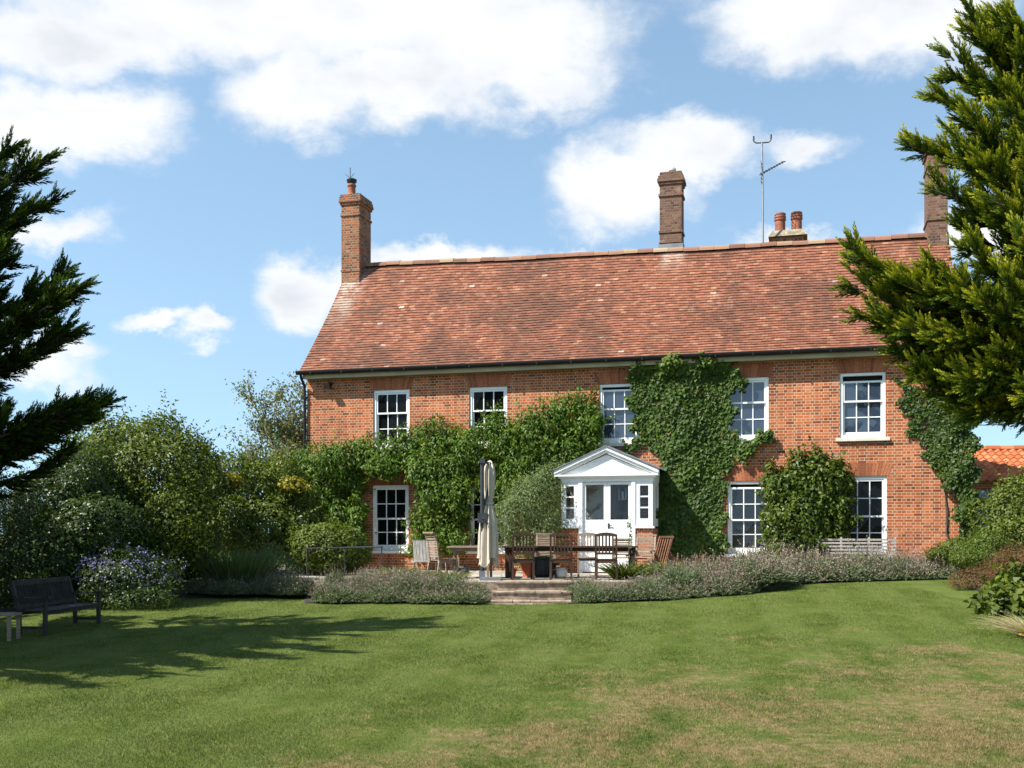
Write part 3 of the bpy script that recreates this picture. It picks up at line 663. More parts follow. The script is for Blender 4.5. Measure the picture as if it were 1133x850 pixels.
# cornice, architrave, corner posts and window frames (front)
PU0, PU1, D0, D1, HT = 7.99, 10.41, 8.56, 9.86, 2.95
SW = [(8.10, 8.33), (10.07, 10.30)]
BZ = 1.78
def frame_wall(mb, a, b_, y0, y1, z0, z1, hole):
    h0, h1, hz0, hz1 = hole
    mb.box(a, h0, y0, y1, z0, z1); mb.box(h1, b_, y0, y1, z0, z1); mb.box(h0, h1, y0, y1, z0, hz0); mb.box(h0, h1, y0, y1, hz1, z1)
frame_wall(porch, PU0, D0 - .10, PF, PF + .10, BZ, HT, (SW[0][0], SW[0][1], 1.98, 2.84))
frame_wall(porch, D1 + .10, PU1, PF, PF + .10, BZ, HT, (SW[1][0], SW[1][1], 1.98, 2.84))
porch.box(D0 - .10, D0, PF - .025, PF + .10, pz, HT); porch.box(D1, D1 + .10, PF - .025, PF + .10, pz, HT)
porch.box(PU0 - .02, PU1 + .02, PF - .015, PF + .12, HT, 3.045)
porch.box(PU0 - .08, PU1 + .08, PF - .06, PF + .12, 3.045, 3.095); porch.box(PU0 - .15, PU1 + .15, PF - .12, PF + .12, 3.095, 3.14)
porch.box(PU0 - .05, D0 - .1, PF - .05, PF + .12, BZ - .05, BZ); porch.box(D1 + .1, PU1 + .05, PF - .05, PF + .12, BZ - .05, BZ)
porch.box(PU0, PU0 + .1, PF + .1, -1.0, BZ, HT); porch.box(PU0, PU0 + .1, -1.0, -.002, BZ, 1.9); porch.box(PU0, PU0 + .1, -1.0, -.002, 2.84, HT); porch.box(PU0, PU0 + .1, -.15, -.002, 1.9, 2.84); porch.box(PU1 - .1, PU1, PF + .1, -.7, BZ, HT); porch.box(PU1 - .1, PU1, -.7, -.002, BZ, 1.98); porch.box(PU1 - .1, PU1, -.7, -.002, 2.84, HT); porch.box(PU1 - .1, PU1, -.15, -.002, 1.98, 2.84)
porch.box(PU0 - .02, PU0 + .1, PF + .12, -.002, HT, 3.13); porch.box(PU1 - .1, PU1 + .02, PF + .12, -.002, HT, 3.13)
AP = 9.20; AZ = 3.655
porch.hexa([(PU0, PF - .01, 3.14), (PU1, PF - .01, 3.14), (PU1, PF + .05, 3.14), (PU0, PF + .05, 3.14)], [(AP - .01, PF - .01, AZ), (AP + .01, PF - .01, AZ), (AP + .01, PF + .05, AZ), (AP - .01, PF + .05, AZ)])
for s in (-1, 1):                                             # raking cornice in two steps
    e = PU0 - .17 if s < 0 else PU1 + .17
    for (yy0, dz, hh) in ((-.14, 0.02, .085), (-.085, -.065, .085)):
        porch.hexa([(e, PF + yy0, 3.14 + dz), (AP, PF + yy0, AZ + .10 + dz), (AP, PF + .05, AZ + .10 + dz), (e, PF + .05, 3.14 + dz)],
                   [(e, PF + yy0, 3.14 + dz + hh), (AP, PF + yy0, AZ + .10 + dz + hh), (AP, PF + .05, AZ + .10 + dz + hh), (e, PF + .05, 3.14 + dz + hh)])
porch = porch.build('porch', M_WHITE, house)
for (a, b_, c_, d_) in ((PU0, D0 - .1, PU0, PU0 + .2), (D1 + .1, PU1, PU1 - .2, PU1)):
    mb = MB(); e0, e1, z1 = PF + .01, PF + .2, BZ - .052
    mb.box(a, b_, e0, e1, .3, z1); mb.box(c_, d_, e1 - .03, -.002, .3, z1 - .002); mb.build('plinth', M_BRICK, porch)
mb = MB()
for s in (-1, 1):
    e = PU0 - .2 if s < 0 else PU1 + .2
    mb.hexa([(e, PF - .17, 3.247), (AP, PF - .17, AZ + .207), (AP, .0, AZ + .207), (e, .0, 3.247)], [(e, PF - .17, 3.272), (AP, PF - .17, AZ + .232), (AP, .0, AZ + .232), (e, .0, 3.272)])
    for q in range(1, 4):
        yq = PF + .36 * q; mb.bar((e, yq, 3.28), (AP, yq, AZ + .24), .04, .03)
mb.build('porch_roof', M_LEAD, porch)
for (a, b_) in SW:
    mb = MB(); mb.box(a, a + .012, PF + .02, PF + .055, 1.98, 2.84)
    for q in (1, 2): z = 1.98 + .86 * q / 3; mb.box(a, b_, PF + .015, PF + .06, z - .018, z + .018)
    sl = mb.build('side_light', M_WHITE, porch)
    mb = MB(); mb.face([(a - .01, PF + .05, 1.97), (b_ + .01, PF + .05, 1.97), (b_ + .01, PF + .05, 2.85), (a - .01, PF + .05, 2.85)]); mb.build('pane', M_CLEAR, sl)
mb = MB(); mb.face([(PU1 - .05, -.71, 1.97), (PU1 - .05, -.14, 1.97), (PU1 - .05, -.14, 2.85), (PU1 - .05, -.71, 2.85)]); mb.build('pane', M_CLEAR, porch)
mb = MB(); mb.face([(PU0 + .05, -1.01, 1.89), (PU0 + .05, -.14, 1.89), (PU0 + .05, -.14, 2.85), (PU0 + .05, -1.01, 2.85)]); mb.build('pane', M_CLEAR, porch)  # left side glazing is unseen, added so sunlight brightens the porch interior
DM = (D0 + D1) / 2
for s, (a, b_) in enumerate(((D0 + .003, DM - .003), (DM + .003, D1 - .003))):
    mb = MB(); y0, y1 = PF + .03, PF + .075; frame_wall(mb, a, b_, y0, y1, pz + .03, HT - .01, (a + .085, b_ - .085, 1.95, 2.87))
    mb.box(a + .12, b_ - .12, y0 - .006, y0 + .01, pz + .22, 1.56)
    d = mb.build('porch_door', M_WHITE, porch, bevel=.004)
    mb = MB(); mb.face([(a + .08, y1 - .02, 1.94), (b_ - .08, y1 - .02, 1.94), (b_ - .08, y1 - .02, 2.88), (a + .08, y1 - .02, 2.88)]); mb.build('pane', M_CLEAR, d)
    if s == 1:
        mb = MB(); mb.box(a + .02, a + .06, y0 - .012, y0, 1.72, 1.86); mb.bar((a + .04, y0 - .03, 1.80), (a + .13, y0 - .035, 1.80), .02, .018); mb.bar((a + .04, y0, 1.80), (a + .04, y0 - .04, 1.80), .018, .018); mb.build('handle', M_BLACK, d)
mb = MB(); mb.box(8.55, 9.05, -.012, -.003, pz, 3.0); mb.box(PU0 + .1, 8.55, -.012, -.003, pz, 3.1); mb.build('inner_wall', M_PLASTER, porch)
mb = MB(); mb.box(9.02, 9.14, -.05, -.004, pz, 2.95); mb.box(9.82, 9.94, -.05, -.004, pz, 2.95); mb.box(9.14, 9.82, -.05, -.004, 2.83, 2.95)
mb.box(9.14, 9.24, -.035, -.006, pz, 2.83); mb.box(9.72, 9.82, -.035, -.006, pz, 2.83); mb.box(9.24, 9.72, -.035, -.006, 2.10, 2.18); mb.box(9.24, 9.72, -.035, -.006, pz, 1.6); mb.box(9.44, 9.50, -.035, -.006, 1.6, 2.1)
ind = mb.build('inner_door', M_DOORWOOD, porch)
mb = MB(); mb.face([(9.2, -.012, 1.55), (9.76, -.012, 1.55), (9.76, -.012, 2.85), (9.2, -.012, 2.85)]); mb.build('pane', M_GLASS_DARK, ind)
lt = thing('hanging_lantern', 'glass lantern hanging inside the porch behind the glazed door', 'lantern', H(9.52, -.62, 2.5), -TH)
mb = MB()
for sx_ in (-.09, .09):
    for sy_ in (-.09, .09): mb.box(sx_ - .01, sx_ + .01, sy_ - .01, sy_ + .01, 0, .3)
mb.box(-.1, .1, -.1, .1, -.015, 0); mb.lathe((0, 0, .3), [(.15, 0), (.05, .08), (.015, .1), (.012, .45)], 8); mb.build('lantern_frame', M_STEEL, lt)
mb = MB(); mb.lathe((0, 0, .0), [(.03, 0), (.03, .2), (.005, .22)], 10); mb.build('candle', M_GLAZED, lt)

# antenna on the roof, lightning rod on the left stack
an = thing('television_antenna', 'thin grey television aerial on a tall mast behind the roof ridge', 'antenna', H(13.0, 3.45, 9.9), -TH)
mb = MB(); mb.tube([(0, 0, 0), (-.01, 0, 1.7), (-.03, 0, 3.2)], .028, 8); mb.build('mast', M_STEEL, an)
mb = MB(); mb.tube([(-.27, 0, 3.36), (-.27, 0, 3.27), (-.2, 0, 3.21), (-.03, 0, 3.2), (.16, 0, 3.2), (.22, 0, 3.24), (.23, 0, 3.32)], .02, 6)
for x in (-.27, .23): mb.tube([(x, 0, 3.3), (x, 0, 3.42)], .028, 6)
mb.build('top_bracket', M_DARKSTEEL, an)
mb = MB(); mb.bar((-.1, .05, 2.28), (.62, -.3, 2.5), .028, .028)
for i in range(9):
    t = .12 + i * .105; c_ = Vector((-.1, .05, 2.28)).lerp(Vector((.62, -.3, 2.5)), t); mb.tube([c_ - Vector((.06, .10, .03)), c_ + Vector((.06, .10, .03))], .011, 5)
for z in (-.28, -.18, -.09, .09, .18, .28):
    mb.tube([(-.02 - .1 * abs(z), .22, 2.32 + z), (-.02 - .1 * abs(z), -.22, 2.32 + z)], .010, 5)
for y in (-.2, .2): mb.tube([(-.05, y, 2.04), (-.02, y, 2.32), (-.05, y, 2.6)], .007, 5)
mb.build('receiver', M_DARKSTEEL, an)
lr = thing('roof_finial', 'thin pronged metal rod standing beside the left chimney pot', 'finial', H(.0, 3.1, 12.4), -TH)
mb = MB(); mb.tube([(0, 0, 0), (0, 0, 1.02)], .012, 6); mb.tube([(0, 0, .68), (-.17, 0, .82)], .009, 5); mb.tube([(0, 0, .68), (.14, 0, .82)], .009, 5); mb.build('rod', M_DARKSTEEL, lr)

# ------------------------------------------------------------------ outbuilding beyond the house corner
ob = thing('outbuilding', 'low brick outbuilding with an orange pantiled roof beyond the house corner', 'outbuilding', (14.0, 33.5, 0), R(-4))
mb = MB(); frame_wall(mb, -.6, 9, 0, .25, .2, 3.25, (.35, 1.25, 1.72, 2.95)); mb.box(-.6, -.35, .25, 4.4, .2, 3.24)
mb.box(8.7, 9, .25, 4.4, .2, 3.24); mb.build('wall', M_BRICK, ob)
mb = MB(); NXp, NRp = 200, 9
for r in range(NRp):
    ya, yb = -.3 + 2.5 * r / NRp, -.3 + 2.5 * (r + 1.12) / NRp; za, zb = 3.2 + 1.15 * r / NRp, 3.2 + 1.15 * (r + 1.12) / NRp
    for i in range(NXp):
        xa, xb = -.8 + 10 * i / NXp, -.8 + 10 * (i + 1) / NXp; mb.cur = (math.sin(math.floor((xa + .8) / .24) * 12.9 + r * 78.2) * 43758.5) % 1
        wv = lambda x: .035 * math.sin(x / .24 * 2 * math.pi)
        mb.face([(xa, ya, za + .05 + wv(xa)), (xb, ya, za + .05 + wv(xb)), (xb, yb, zb + wv(xb)), (xa, yb, zb + wv(xa))])
        mb.face([(xa, ya, za + wv(xa)), (xb, ya, za + wv(xb)), (xb, ya, za + .05 + wv(xb)), (xa, ya, za + .05 + wv(xa))])
mb.face([(-.8, 2.2, 4.34), (9.2, 2.2, 4.34), (9.2, 4.7, 3.2), (-.8, 4.7, 3.2)])
for i in range(23): mb.cur = random.random(); mb.tube([(-.8 + i * .44, 2.2, 4.36), (-.8 + i * .44 + .43, 2.2, 4.36)], .12, 8)
mb.build('roof', M_PANTILE, ob)
mb = MB(); mb.box(.35, .42, .03, .12, 1.72, 2.95); mb.box(1.18, 1.25, .03, .12, 1.72, 2.95); mb.box(.42, 1.18, .03, .12, 2.88, 2.95); mb.box(.42, 1.18, .03, .12, 1.72, 1.79); mb.box(.78, .82, .04, .1, 1.79, 2.88)
ow = mb.build('window', M_GREYWOOD, ob)
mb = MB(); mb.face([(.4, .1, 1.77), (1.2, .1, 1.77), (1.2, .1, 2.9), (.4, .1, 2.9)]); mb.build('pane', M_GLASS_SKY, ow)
mb = MB(); mb.box(.25, 1.4, -.08, .02, 1.62, 1.715); mb.build('sill', M_SILL, ow)
cb = MB(); pts = [(13 + i * 1.2, 46 - i * .3, 6.45 - .09 * i * (12 - i) / 6 + .02 * i) for i in range(13)]
cb.tube([(10.5, 46.6, 6.75)] + pts, .018, 5)
tag(cb.build('overhead_cable', M_BLACK), 'thin dark overhead cable crossing the sky above the pantiled roof', 'cable')

# ------------------------------------------------------------------ plants
def lump(D, seed, amp):
    r_ = np.random.default_rng(seed); o = np.ones(len(D))
    for i in range(7):
        kv = r_.normal(size=3) * (1.5 + i * .9); o += amp / (1 + .45 * i) * np.sin(D @ kv + r_.uniform(0, 6.28))
    return o

def foliage(blobs, n, L, asp=.5, amp=.13, up=.25, jit=.75, seed=1, shell=.22, sprigs=0, sprig_len=.4, droop=.25, rbias=0.0, zmin=None, Lvar=.35):
    """leaf quads over a union of lumpy ellipsoids; blobs: (x,y,z,rx,ry,rz). Returns corners, random numbers"""
    B = np.array(blobs, float); ar = (B[:, 3] * B[:, 5] + B[:, 4] * B[:, 5] + B[:, 3] * B[:, 4])
    Ps, Ns = [], []; tot = 0
    def sample(m, inner):
        idx = rng.choice(len(B), m, p=ar / ar.sum()); D = rdirs(m); lp = np.ones(m)
        for b_ in range(len(B)):
            q = idx == b_
            if q.any(): lp[q] = lump(D[q], seed * 31 + b_, amp)
        rad = lp * (1 - np.abs(rng.normal(size=m)) * shell * (2.2 if inner else 1)); rad = np.clip(rad, .25, 1.6)
        P = B[idx, :3] + D * B[idx, 3:] * rad[:, None]
        ok = np.ones(m, bool)
        for b_ in range(len(B)):
            q = np.linalg.norm((P - B[b_, :3]) / B[b_, 3:], axis=1); ok &= (idx == b_) | (q > .72)
        if zmin is not None: ok &= P[:, 2] > zmin
        Nn = unit(D / B[idx, 3:])
        return P[ok], Nn[ok]
    while tot < n:
        P, Nn = sample(min(n, 60000), rng.random() < .45); Ps.append(P); Ns.append(Nn); tot += len(P)
    P = np.concatenate(Ps)[:n]; Nn = np.concatenate(Ns)[:n]
    if sprigs:
        S, SN = sample(sprigs * 3, False); S, SN = S[:sprigs], SN[:sprigs]
        D = unit(SN + np.array([0, 0, .5]) + rng.normal(size=S.shape) * .35); nl = 9
        ln = rng.uniform(.4, 1.0, len(S)) * sprig_len
        for j in range(nl):
            t = (j + 1) / nl; Q = S + D * (ln * t)[:, None] + np.array([0, 0, -.12]) * (t * t * ln)[:, None]
            P = np.concatenate([P, Q]); Nn = np.concatenate([Nn, unit(D * .4 + rdirs(len(S)))])
    m = len(P)
    LN = unit(Nn + np.array([0, 0, up]) + rng.normal(size=(m, 3)) * jit * .6)
    A = unit(Nn * .5 + rdirs(m) + np.array([0, 0, -droop]))
    Ls = L * (1 + rng.uniform(-Lvar, Lvar, m))
    V = leaf_quads(P, LN, A, Ls, asp)
    # clumps of a like colour
    cl = .5 + .5 * np.sin(P[:, 0] * 3.1 + seed) * np.sin(P[:, 2] * 3.7 + seed * 2) * np.cos(P[:, 1] * 2.3)
    rn = np.clip(rng.beta(2.2, 2.6, m) * .75 + cl * .25 + rbias, 0, 1)
    return V, rn, P

def stems_mesh(base, blobs, r0, n=6, seed=2):
    rr_ = random.Random(seed); mb = MB()
    for b_ in blobs[:n]:
        e = Vector(b_[:3]); s = Vector(base) + Vector((rr_.uniform(-.15, .15), rr_.uniform(-.1, .1), 0))
        mid = s.lerp(e, .5) + Vector((rr_.uniform(-.2, .2), rr_.uniform(-.15, .15), .15))
        mb.tube([s, s.lerp(mid, .5), mid, mid.lerp(e, .6), e], [r0, r0 * .85, r0 * .7, r0 * .5, r0 * .3], 6)
    return mb

def shrub(name, label, cat, base, blobs, n, L, m, group=None, stem_r=.03, foliage_name='foliage', stem_m=None, tall=False, nstem=6, **kw):
    """blobs given in world metres; everything is stored relative to the plant's base"""
    t = thing(name, label, cat, base, 0, group)
    rel = [(b_[0] - base[0], b_[1] - base[1], b_[2] - base[2], b_[3], b_[4], b_[5]) for b_ in blobs]
    V, rn, P = foliage(rel, n, L, zmin=kw.pop('zmin', .02), **kw)
    link(foliage_name, np_mesh(foliage_name, V, 4, rn), m, t)
    if nstem: stems_mesh((0, 0, -.03), rel, stem_r, n=nstem, seed=len(label)).build('trunk' if tall else 'stem', stem_m or M_STEM, t)
    return t

def PB(px, py, Y, rx, ry=None, dep=None):
    """ellipsoid seen at this direction and depth; radii given in 1/1200 of the depth"""
    ry = ry or rx; x, y, z = W(px, py, Y); s = Y / F
    return (x, y, z, rx * s, (dep if dep is not None else (rx + ry) / 2 * s), ry * s)
def gnd(x, y): return float(lawn_z(x, y))

# big shrubs on the left border
x, y = W(150, 0, 23.5)[:2]
shrub('viburnum', 'tall mid-green shrub, highest of the left border, behind the blue flowers', 'shrub', (x, y, gnd(x, y)),
      [PB(150, 545, 23.5, 75, 60), PB(165, 500, 24, 50, 45), PB(120, 500, 23.8, 45, 42), PB(195, 530, 23.5, 45, 45), PB(150, 600, 23, 75, 50), PB(185, 575, 22.8, 45, 45)], 36000, .085, L_LIGHT, stem_r=.05, sprigs=520, sprig_len=.75, seed=3, amp=.2, asp=.5)
x, y = W(75, 0, 22)[:2]
shrub('laurel', 'glossy dark-green evergreen shrub behind the wooden bench', 'shrub', (x, y, gnd(x, y)),
      [PB(85, 545, 22, 60, 48), PB(45, 570, 21.8, 45, 45), PB(100, 590, 21.5, 60, 45), PB(60, 620, 21, 60, 45)], 30000, .075, L_LAUREL, stem_r=.05, sprigs=360, sprig_len=.5, seed=4, amp=.18, asp=.5)
x, y = W(5, 0, 20.5)[:2]
shrub('yew', 'dark shaded evergreen bush left of the wooden bench back', 'shrub', (x, y, gnd(x, y)),
      [PB(10, 580, 20.5, 55, 60), PB(-40, 570, 20.5, 60, 75), PB(0, 630, 20.0, 60, 45), PB(-60, 640, 19.5, 60, 60)], 15000, .07, L_DARK, stem_r=.05, sprigs=160, seed=5, asp=.35)
x, y = W(215, 0, 26.2)[:2]
shrub('dogwood', 'rounded dark shrub between the tall left shrub and the rosemary', 'shrub', (x, y, gnd(x, y)),
      [PB(218, 530, 26.4, 34, 42), PB(208, 580, 26, 34, 45), PB(224, 600, 26, 22, 38), PB(205, 628, 24.6, 28, 24)], 13000, .08, L_LAUREL, stem_r=.04, sprigs=160, sprig_len=.5, seed=6, asp=.5, rbias=-.12)
x, y = W(285, 0, 29)[:2]
hd = [PB(255, 545, 28.5, 32, 38), PB(290, 545, 29, 34, 36), PB(318, 545, 29.2, 26, 38), PB(300, 590, 28.3, 40, 40), PB(262, 585, 28, 32, 36), PB(335, 580, 29, 25, 40), PB(235, 560, 28.5, 25, 45), PB(280, 575, 29.5, 45, 45)]
shrub('honeysuckle_hedge', 'loose green climbing hedge left of the house, below the thin tree', 'hedge', (x, y, gnd(x, y)), hd, 26000, .095, L_LIGHT, stem_r=.04, sprigs=260, sprig_len=.6, seed=7, asp=.5)
for i, (px, py, r_, lb) in enumerate(((254, 531, 9, 'small clump of golden leaves high in the hedge beside the rounded dark shrub'), (325, 536, 11, 'clump of golden leaves in the hedge next to the house corner'))):
    b_ = PB(px, py, 26.6 if i == 0 else 28.4, r_ * 1.5, r_ * .75)
    shrub('golden_hop', lb, 'climber', (b_[0], b_[1], b_[2] - b_[5] * .6), [b_], 750, .10, L_YELLOW, 'golden climbers in the hedge', stem_r=.008, seed=30 + i, asp=.6, zmin=-1)
x, y = W(365, 0, 27.2)[:2]
shrub('choisya', 'dense rounded green shrub in front of the ground floor window at the left end', 'shrub', (x, y, TZ),
      [PB(365, 610, 27.2, 42, 32), PB(345, 608, 27, 26, 26), PB(388, 608, 27.4, 24, 24)], 12000, .075, L_LIGHT, stem_r=.03, sprigs=120, sprig_len=.25, seed=8, asp=.55, amp=.08)
x, y = W(590, 0, 29.0)[:2]
shrub('variegated_shrub', 'pale grey-green variegated shrub left of the white porch', 'shrub', (x, y, TZ),
      [PB(588, 565, 28.9, 36, 42), PB(606, 545, 29.1, 26, 30), PB(568, 580, 28.7, 22, 32), PB(607, 590, 28.6, 20, 30), PB(615, 530, 29.4, 20, 20), PB(590, 605, 28.6, 32, 28)], 18000, .07, L_VARIEG, stem_r=.03, sprigs=260, sprig_len=.4, seed=9, asp=.35, droop=.9)
def FB(px, py, yoff, rx, ry=None, dep=.35):
    u, z, Yd = FP(px, py, yoff); X, Y_, Z_ = H(u, yoff, z); s = Yd / F; return (X, Y_, Z_, rx * s, dep, (ry or rx) * s)
u, z, Yd = FP(890, 600, -.45); x, y, _ = H(u, -.45, 0)
shrub('pyracantha', 'bushy wall shrub growing between the two right-hand ground floor windows', 'shrub', (x, y, TZ),
      [FB(893, 578, -.42, 40, 40, .42), FB(866, 545, -.36, 22, 30, .34), FB(884, 532, -.34, 15, 28, .28), FB(905, 530, -.34, 15, 28, .28), FB(921, 543, -.36, 20, 34, .32), FB(932, 575, -.38, 9, 30, .3), FB(858, 582, -.38, 12, 30, .36), FB(886, 514, -.3, 5, 12, .16), FB(906, 511, -.3, 5, 13, .16), FB(931, 530, -.3, 6, 18, .18), FB(893, 602, -.45, 38, 20, .45), FB(852, 528, -.3, 6, 16, .2)],
      15000, .105, L_PYRA, stem_r=.03, sprigs=300, sprig_len=.42, seed=10, asp=.55, amp=.22)

# wisteria along the left half of the facade
WB = [(345, 515, 30, 24), (372, 505, 30, 22), (402, 500, 28, 20), (432, 502, 26, 18), (462, 492, 28, 26), (492, 488, 30, 24), (520, 496, 28, 26), (500, 520, 34, 26), (470, 522, 30, 24),
      (342, 548, 18, 28), (365, 545, 28, 30), (390, 530, 26, 26), (425, 517, 30, 16), (480, 550, 28, 28), (505, 548, 18, 26), (468, 580, 17, 24), (490, 585, 22, 22), (352, 580, 16, 20), (380, 570, 18, 24), (395, 570, 12, 24),
      (548, 470, 14, 16), (565, 490, 28, 30), (592, 475, 28, 30), (618, 462, 30, 28), (640, 452, 24, 20), (650, 478, 18, 26), (578, 520, 28, 28), (606, 505, 30, 30), (548, 515, 20, 28), (632, 500, 22, 24), (560, 545, 24, 22), (535, 530, 10, 20), (660, 465, 12, 12), (360, 600, 16, 18), (396, 592, 11, 18), (464, 604, 13, 16), (500, 598, 18, 18), (512, 565, 10, 24)]
x, y, _ = H(4.4, -.4, 0)
wist = shrub('wisteria', 'vigorous wisteria trained across the left half of the facade', 'climber', (x, y, TZ), [FB(a, b_, -.25 - .4 * rng.random(), c_ * .92, d_ * .92, .24 + .16 * rng.random()) for a, b_, c_, d_ in WB], 50000, .115, L_WIST, seed=12, asp=.38, droop=.9, up=.45, jit=.8, sprigs=900, sprig_len=.5, stem_r=.01, nstem=0, shell=.2, amp=.22)
mb = MB()
for pts in ([(462, 610), (466, 570), (460, 530), (440, 505), (400, 505), (350, 520)], [(525, 610), (515, 560), (520, 520), (560, 500), (610, 490), (645, 470)], [(400, 610), (402, 560), (396, 520)], [(632, 520), (628, 480), (640, 455)]):
    P = []
    for (px, py) in pts: u, z, Yd = FP(px, py, -.12); X = H(u, -.12, z); P.append((X[0] - x, X[1] - y, X[2] - TZ))
    mb.tube(P, [.05] + [.035] * (len(P) - 2) + [.02], 7)
mb.build('vine_trunk', M_PALESTEM, wist)

def wall_creeper(name, label, polys, n, L, m, seed, depth=lambda u, z: .12, lighter=None, asp=.85, face_y=0.0):
    t = thing(name, label, 'climber', H(*polys[0][2]), 0); bx = Vector(t.location)
    Ps = []
    for (pts, wt_, _) in polys:
        P2 = np.array([FP(a, b_, face_y)[:2] for a, b_ in pts]); lo, hi = P2.min(0) - .15, P2.max(0) + .15
        need = int(n * wt_); got = 0
        while got < need:
            q = rng.uniform(lo, hi, (need * 3, 2)); qq = q + .10 * np.stack([np.sin(q[:, 1] * 9 + seed) + .6 * np.sin(q[:, 1] * 23), np.sin(q[:, 0] * 8) + .6 * np.sin(q[:, 0] * 21 + 1)], 1) + rng.normal(size=q.shape) * .035
            ins = np.zeros(len(q), bool); j = len(P2) - 1
            for i in range(len(P2)):
                xi, yi = P2[i]; xj, yj = P2[j]
                ins ^= ((yi > qq[:, 1]) != (yj > qq[:, 1])) & (qq[:, 0] < (xj - xi) * (qq[:, 1] - yi) / (yj - yi + 1e-9) + xi); j = i
            q = q[ins][:need - got]; Ps.append(q); got += len(q)
    q = np.concatenate(Ps); m_ = len(q)
    dp = depth(q[:, 0], q[:, 1]) * (.75 + .3 * np.sin(q[:, 0] * 6.1 + seed) * np.sin(q[:, 1] * 5.3)) * rng.uniform(.15, 1.0, m_) ** .6
    y = face_y - .015 - np.maximum(dp, .005)
    X = np.stack([LX + q[:, 0] * ct + y * stn, LY - q[:, 0] * stn + y * ct, q[:, 1]], 1) - np.array(bx)
    n0 = np.array([-stn, -ct, 0]); Nn = unit(n0 + np.array([0, 0, .45]) + rng.normal(size=(m_, 3)) * .38)
    A = unit(np.array([0, 0, -1.0]) + rng.normal(size=(m_, 3)) * .55)
    V = leaf_quads(X, Nn, A, L * rng.uniform(.6, 1.3, m_), asp, fold=.12)
    cl = .5 + .5 * np.sin(q[:, 0] * 2.7 + seed) * np.sin(q[:, 1] * 3.3)
    rn = np.clip(rng.beta(2.2, 2.6, m_) * .8 + cl * .2, 0, 1)
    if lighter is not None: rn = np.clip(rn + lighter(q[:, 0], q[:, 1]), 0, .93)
    rn[rng.random(m_) < .015] = 1.0
    link('foliage', np_mesh('foliage', V, 4, rn), m, t)
    mb = MB(); r_ = random.Random(seed)
    for (pts, wt_, b_) in polys[:1]:
        P2 = [FP(a, c_, face_y)[:2] for a, c_ in pts]; P2 = [p_ for p_ in P2 if abs(p_[0] - b_[0]) < .6]
        for _ in range(4):
            e = r_.choice(P2); P = []
            for s in range(6):
                f = s / 5; uu = b_[0] + (e[0] - b_[0]) * f + .06 * math.sin(s * 2.1 + r_.random()); zz = b_[2] + (e[1] - b_[2]) * f
                X_ = H(uu, face_y - .03, zz); P.append(Vector(X_) - bx)
            mb.tube(P, [.025, .022, .018, .014, .01, .006], 6)
    mb.build('stem', M_STEM, t)
    return t
u0 = FP(760, 610)[0]
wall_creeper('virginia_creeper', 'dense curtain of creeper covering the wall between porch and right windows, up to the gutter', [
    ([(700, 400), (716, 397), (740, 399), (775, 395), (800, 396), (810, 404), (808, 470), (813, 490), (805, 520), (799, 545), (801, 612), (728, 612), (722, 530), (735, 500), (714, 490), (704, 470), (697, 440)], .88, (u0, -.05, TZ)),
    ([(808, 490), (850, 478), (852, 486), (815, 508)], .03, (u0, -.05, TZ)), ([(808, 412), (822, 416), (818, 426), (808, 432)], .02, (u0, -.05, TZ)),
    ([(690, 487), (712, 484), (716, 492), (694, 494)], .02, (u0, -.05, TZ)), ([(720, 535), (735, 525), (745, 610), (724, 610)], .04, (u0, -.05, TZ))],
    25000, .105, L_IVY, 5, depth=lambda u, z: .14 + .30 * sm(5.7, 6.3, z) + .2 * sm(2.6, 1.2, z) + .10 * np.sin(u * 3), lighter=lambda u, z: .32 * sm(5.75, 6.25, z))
u1_ = FP(1065, 600)[0]
wall_creeper('ivy', 'dark glossy ivy climbing the right corner of the house', [
    ([(1030, 430), (1044, 430), (1078, 440), (1080, 600), (1062, 600), (1056, 545), (1040, 520), (1030, 500)], .80, (17.85, -.04, TZ)),
    ([(996, 415), (1003, 420), (1010, 450), (1020, 475), (1042, 505), (1058, 530), (1050, 535), (1025, 505), (1008, 470), (998, 440)], .15, (17.85, -.04, TZ)),
    ([(1006, 425), (1020, 440), (1040, 470), (1050, 500), (1038, 490), (1015, 455)], .07, (17.85, -.04, TZ))], 9500, .08, L_IVYD, 8, depth=lambda u, z: .06 + .3 * sm(17.2, 18.0, u))

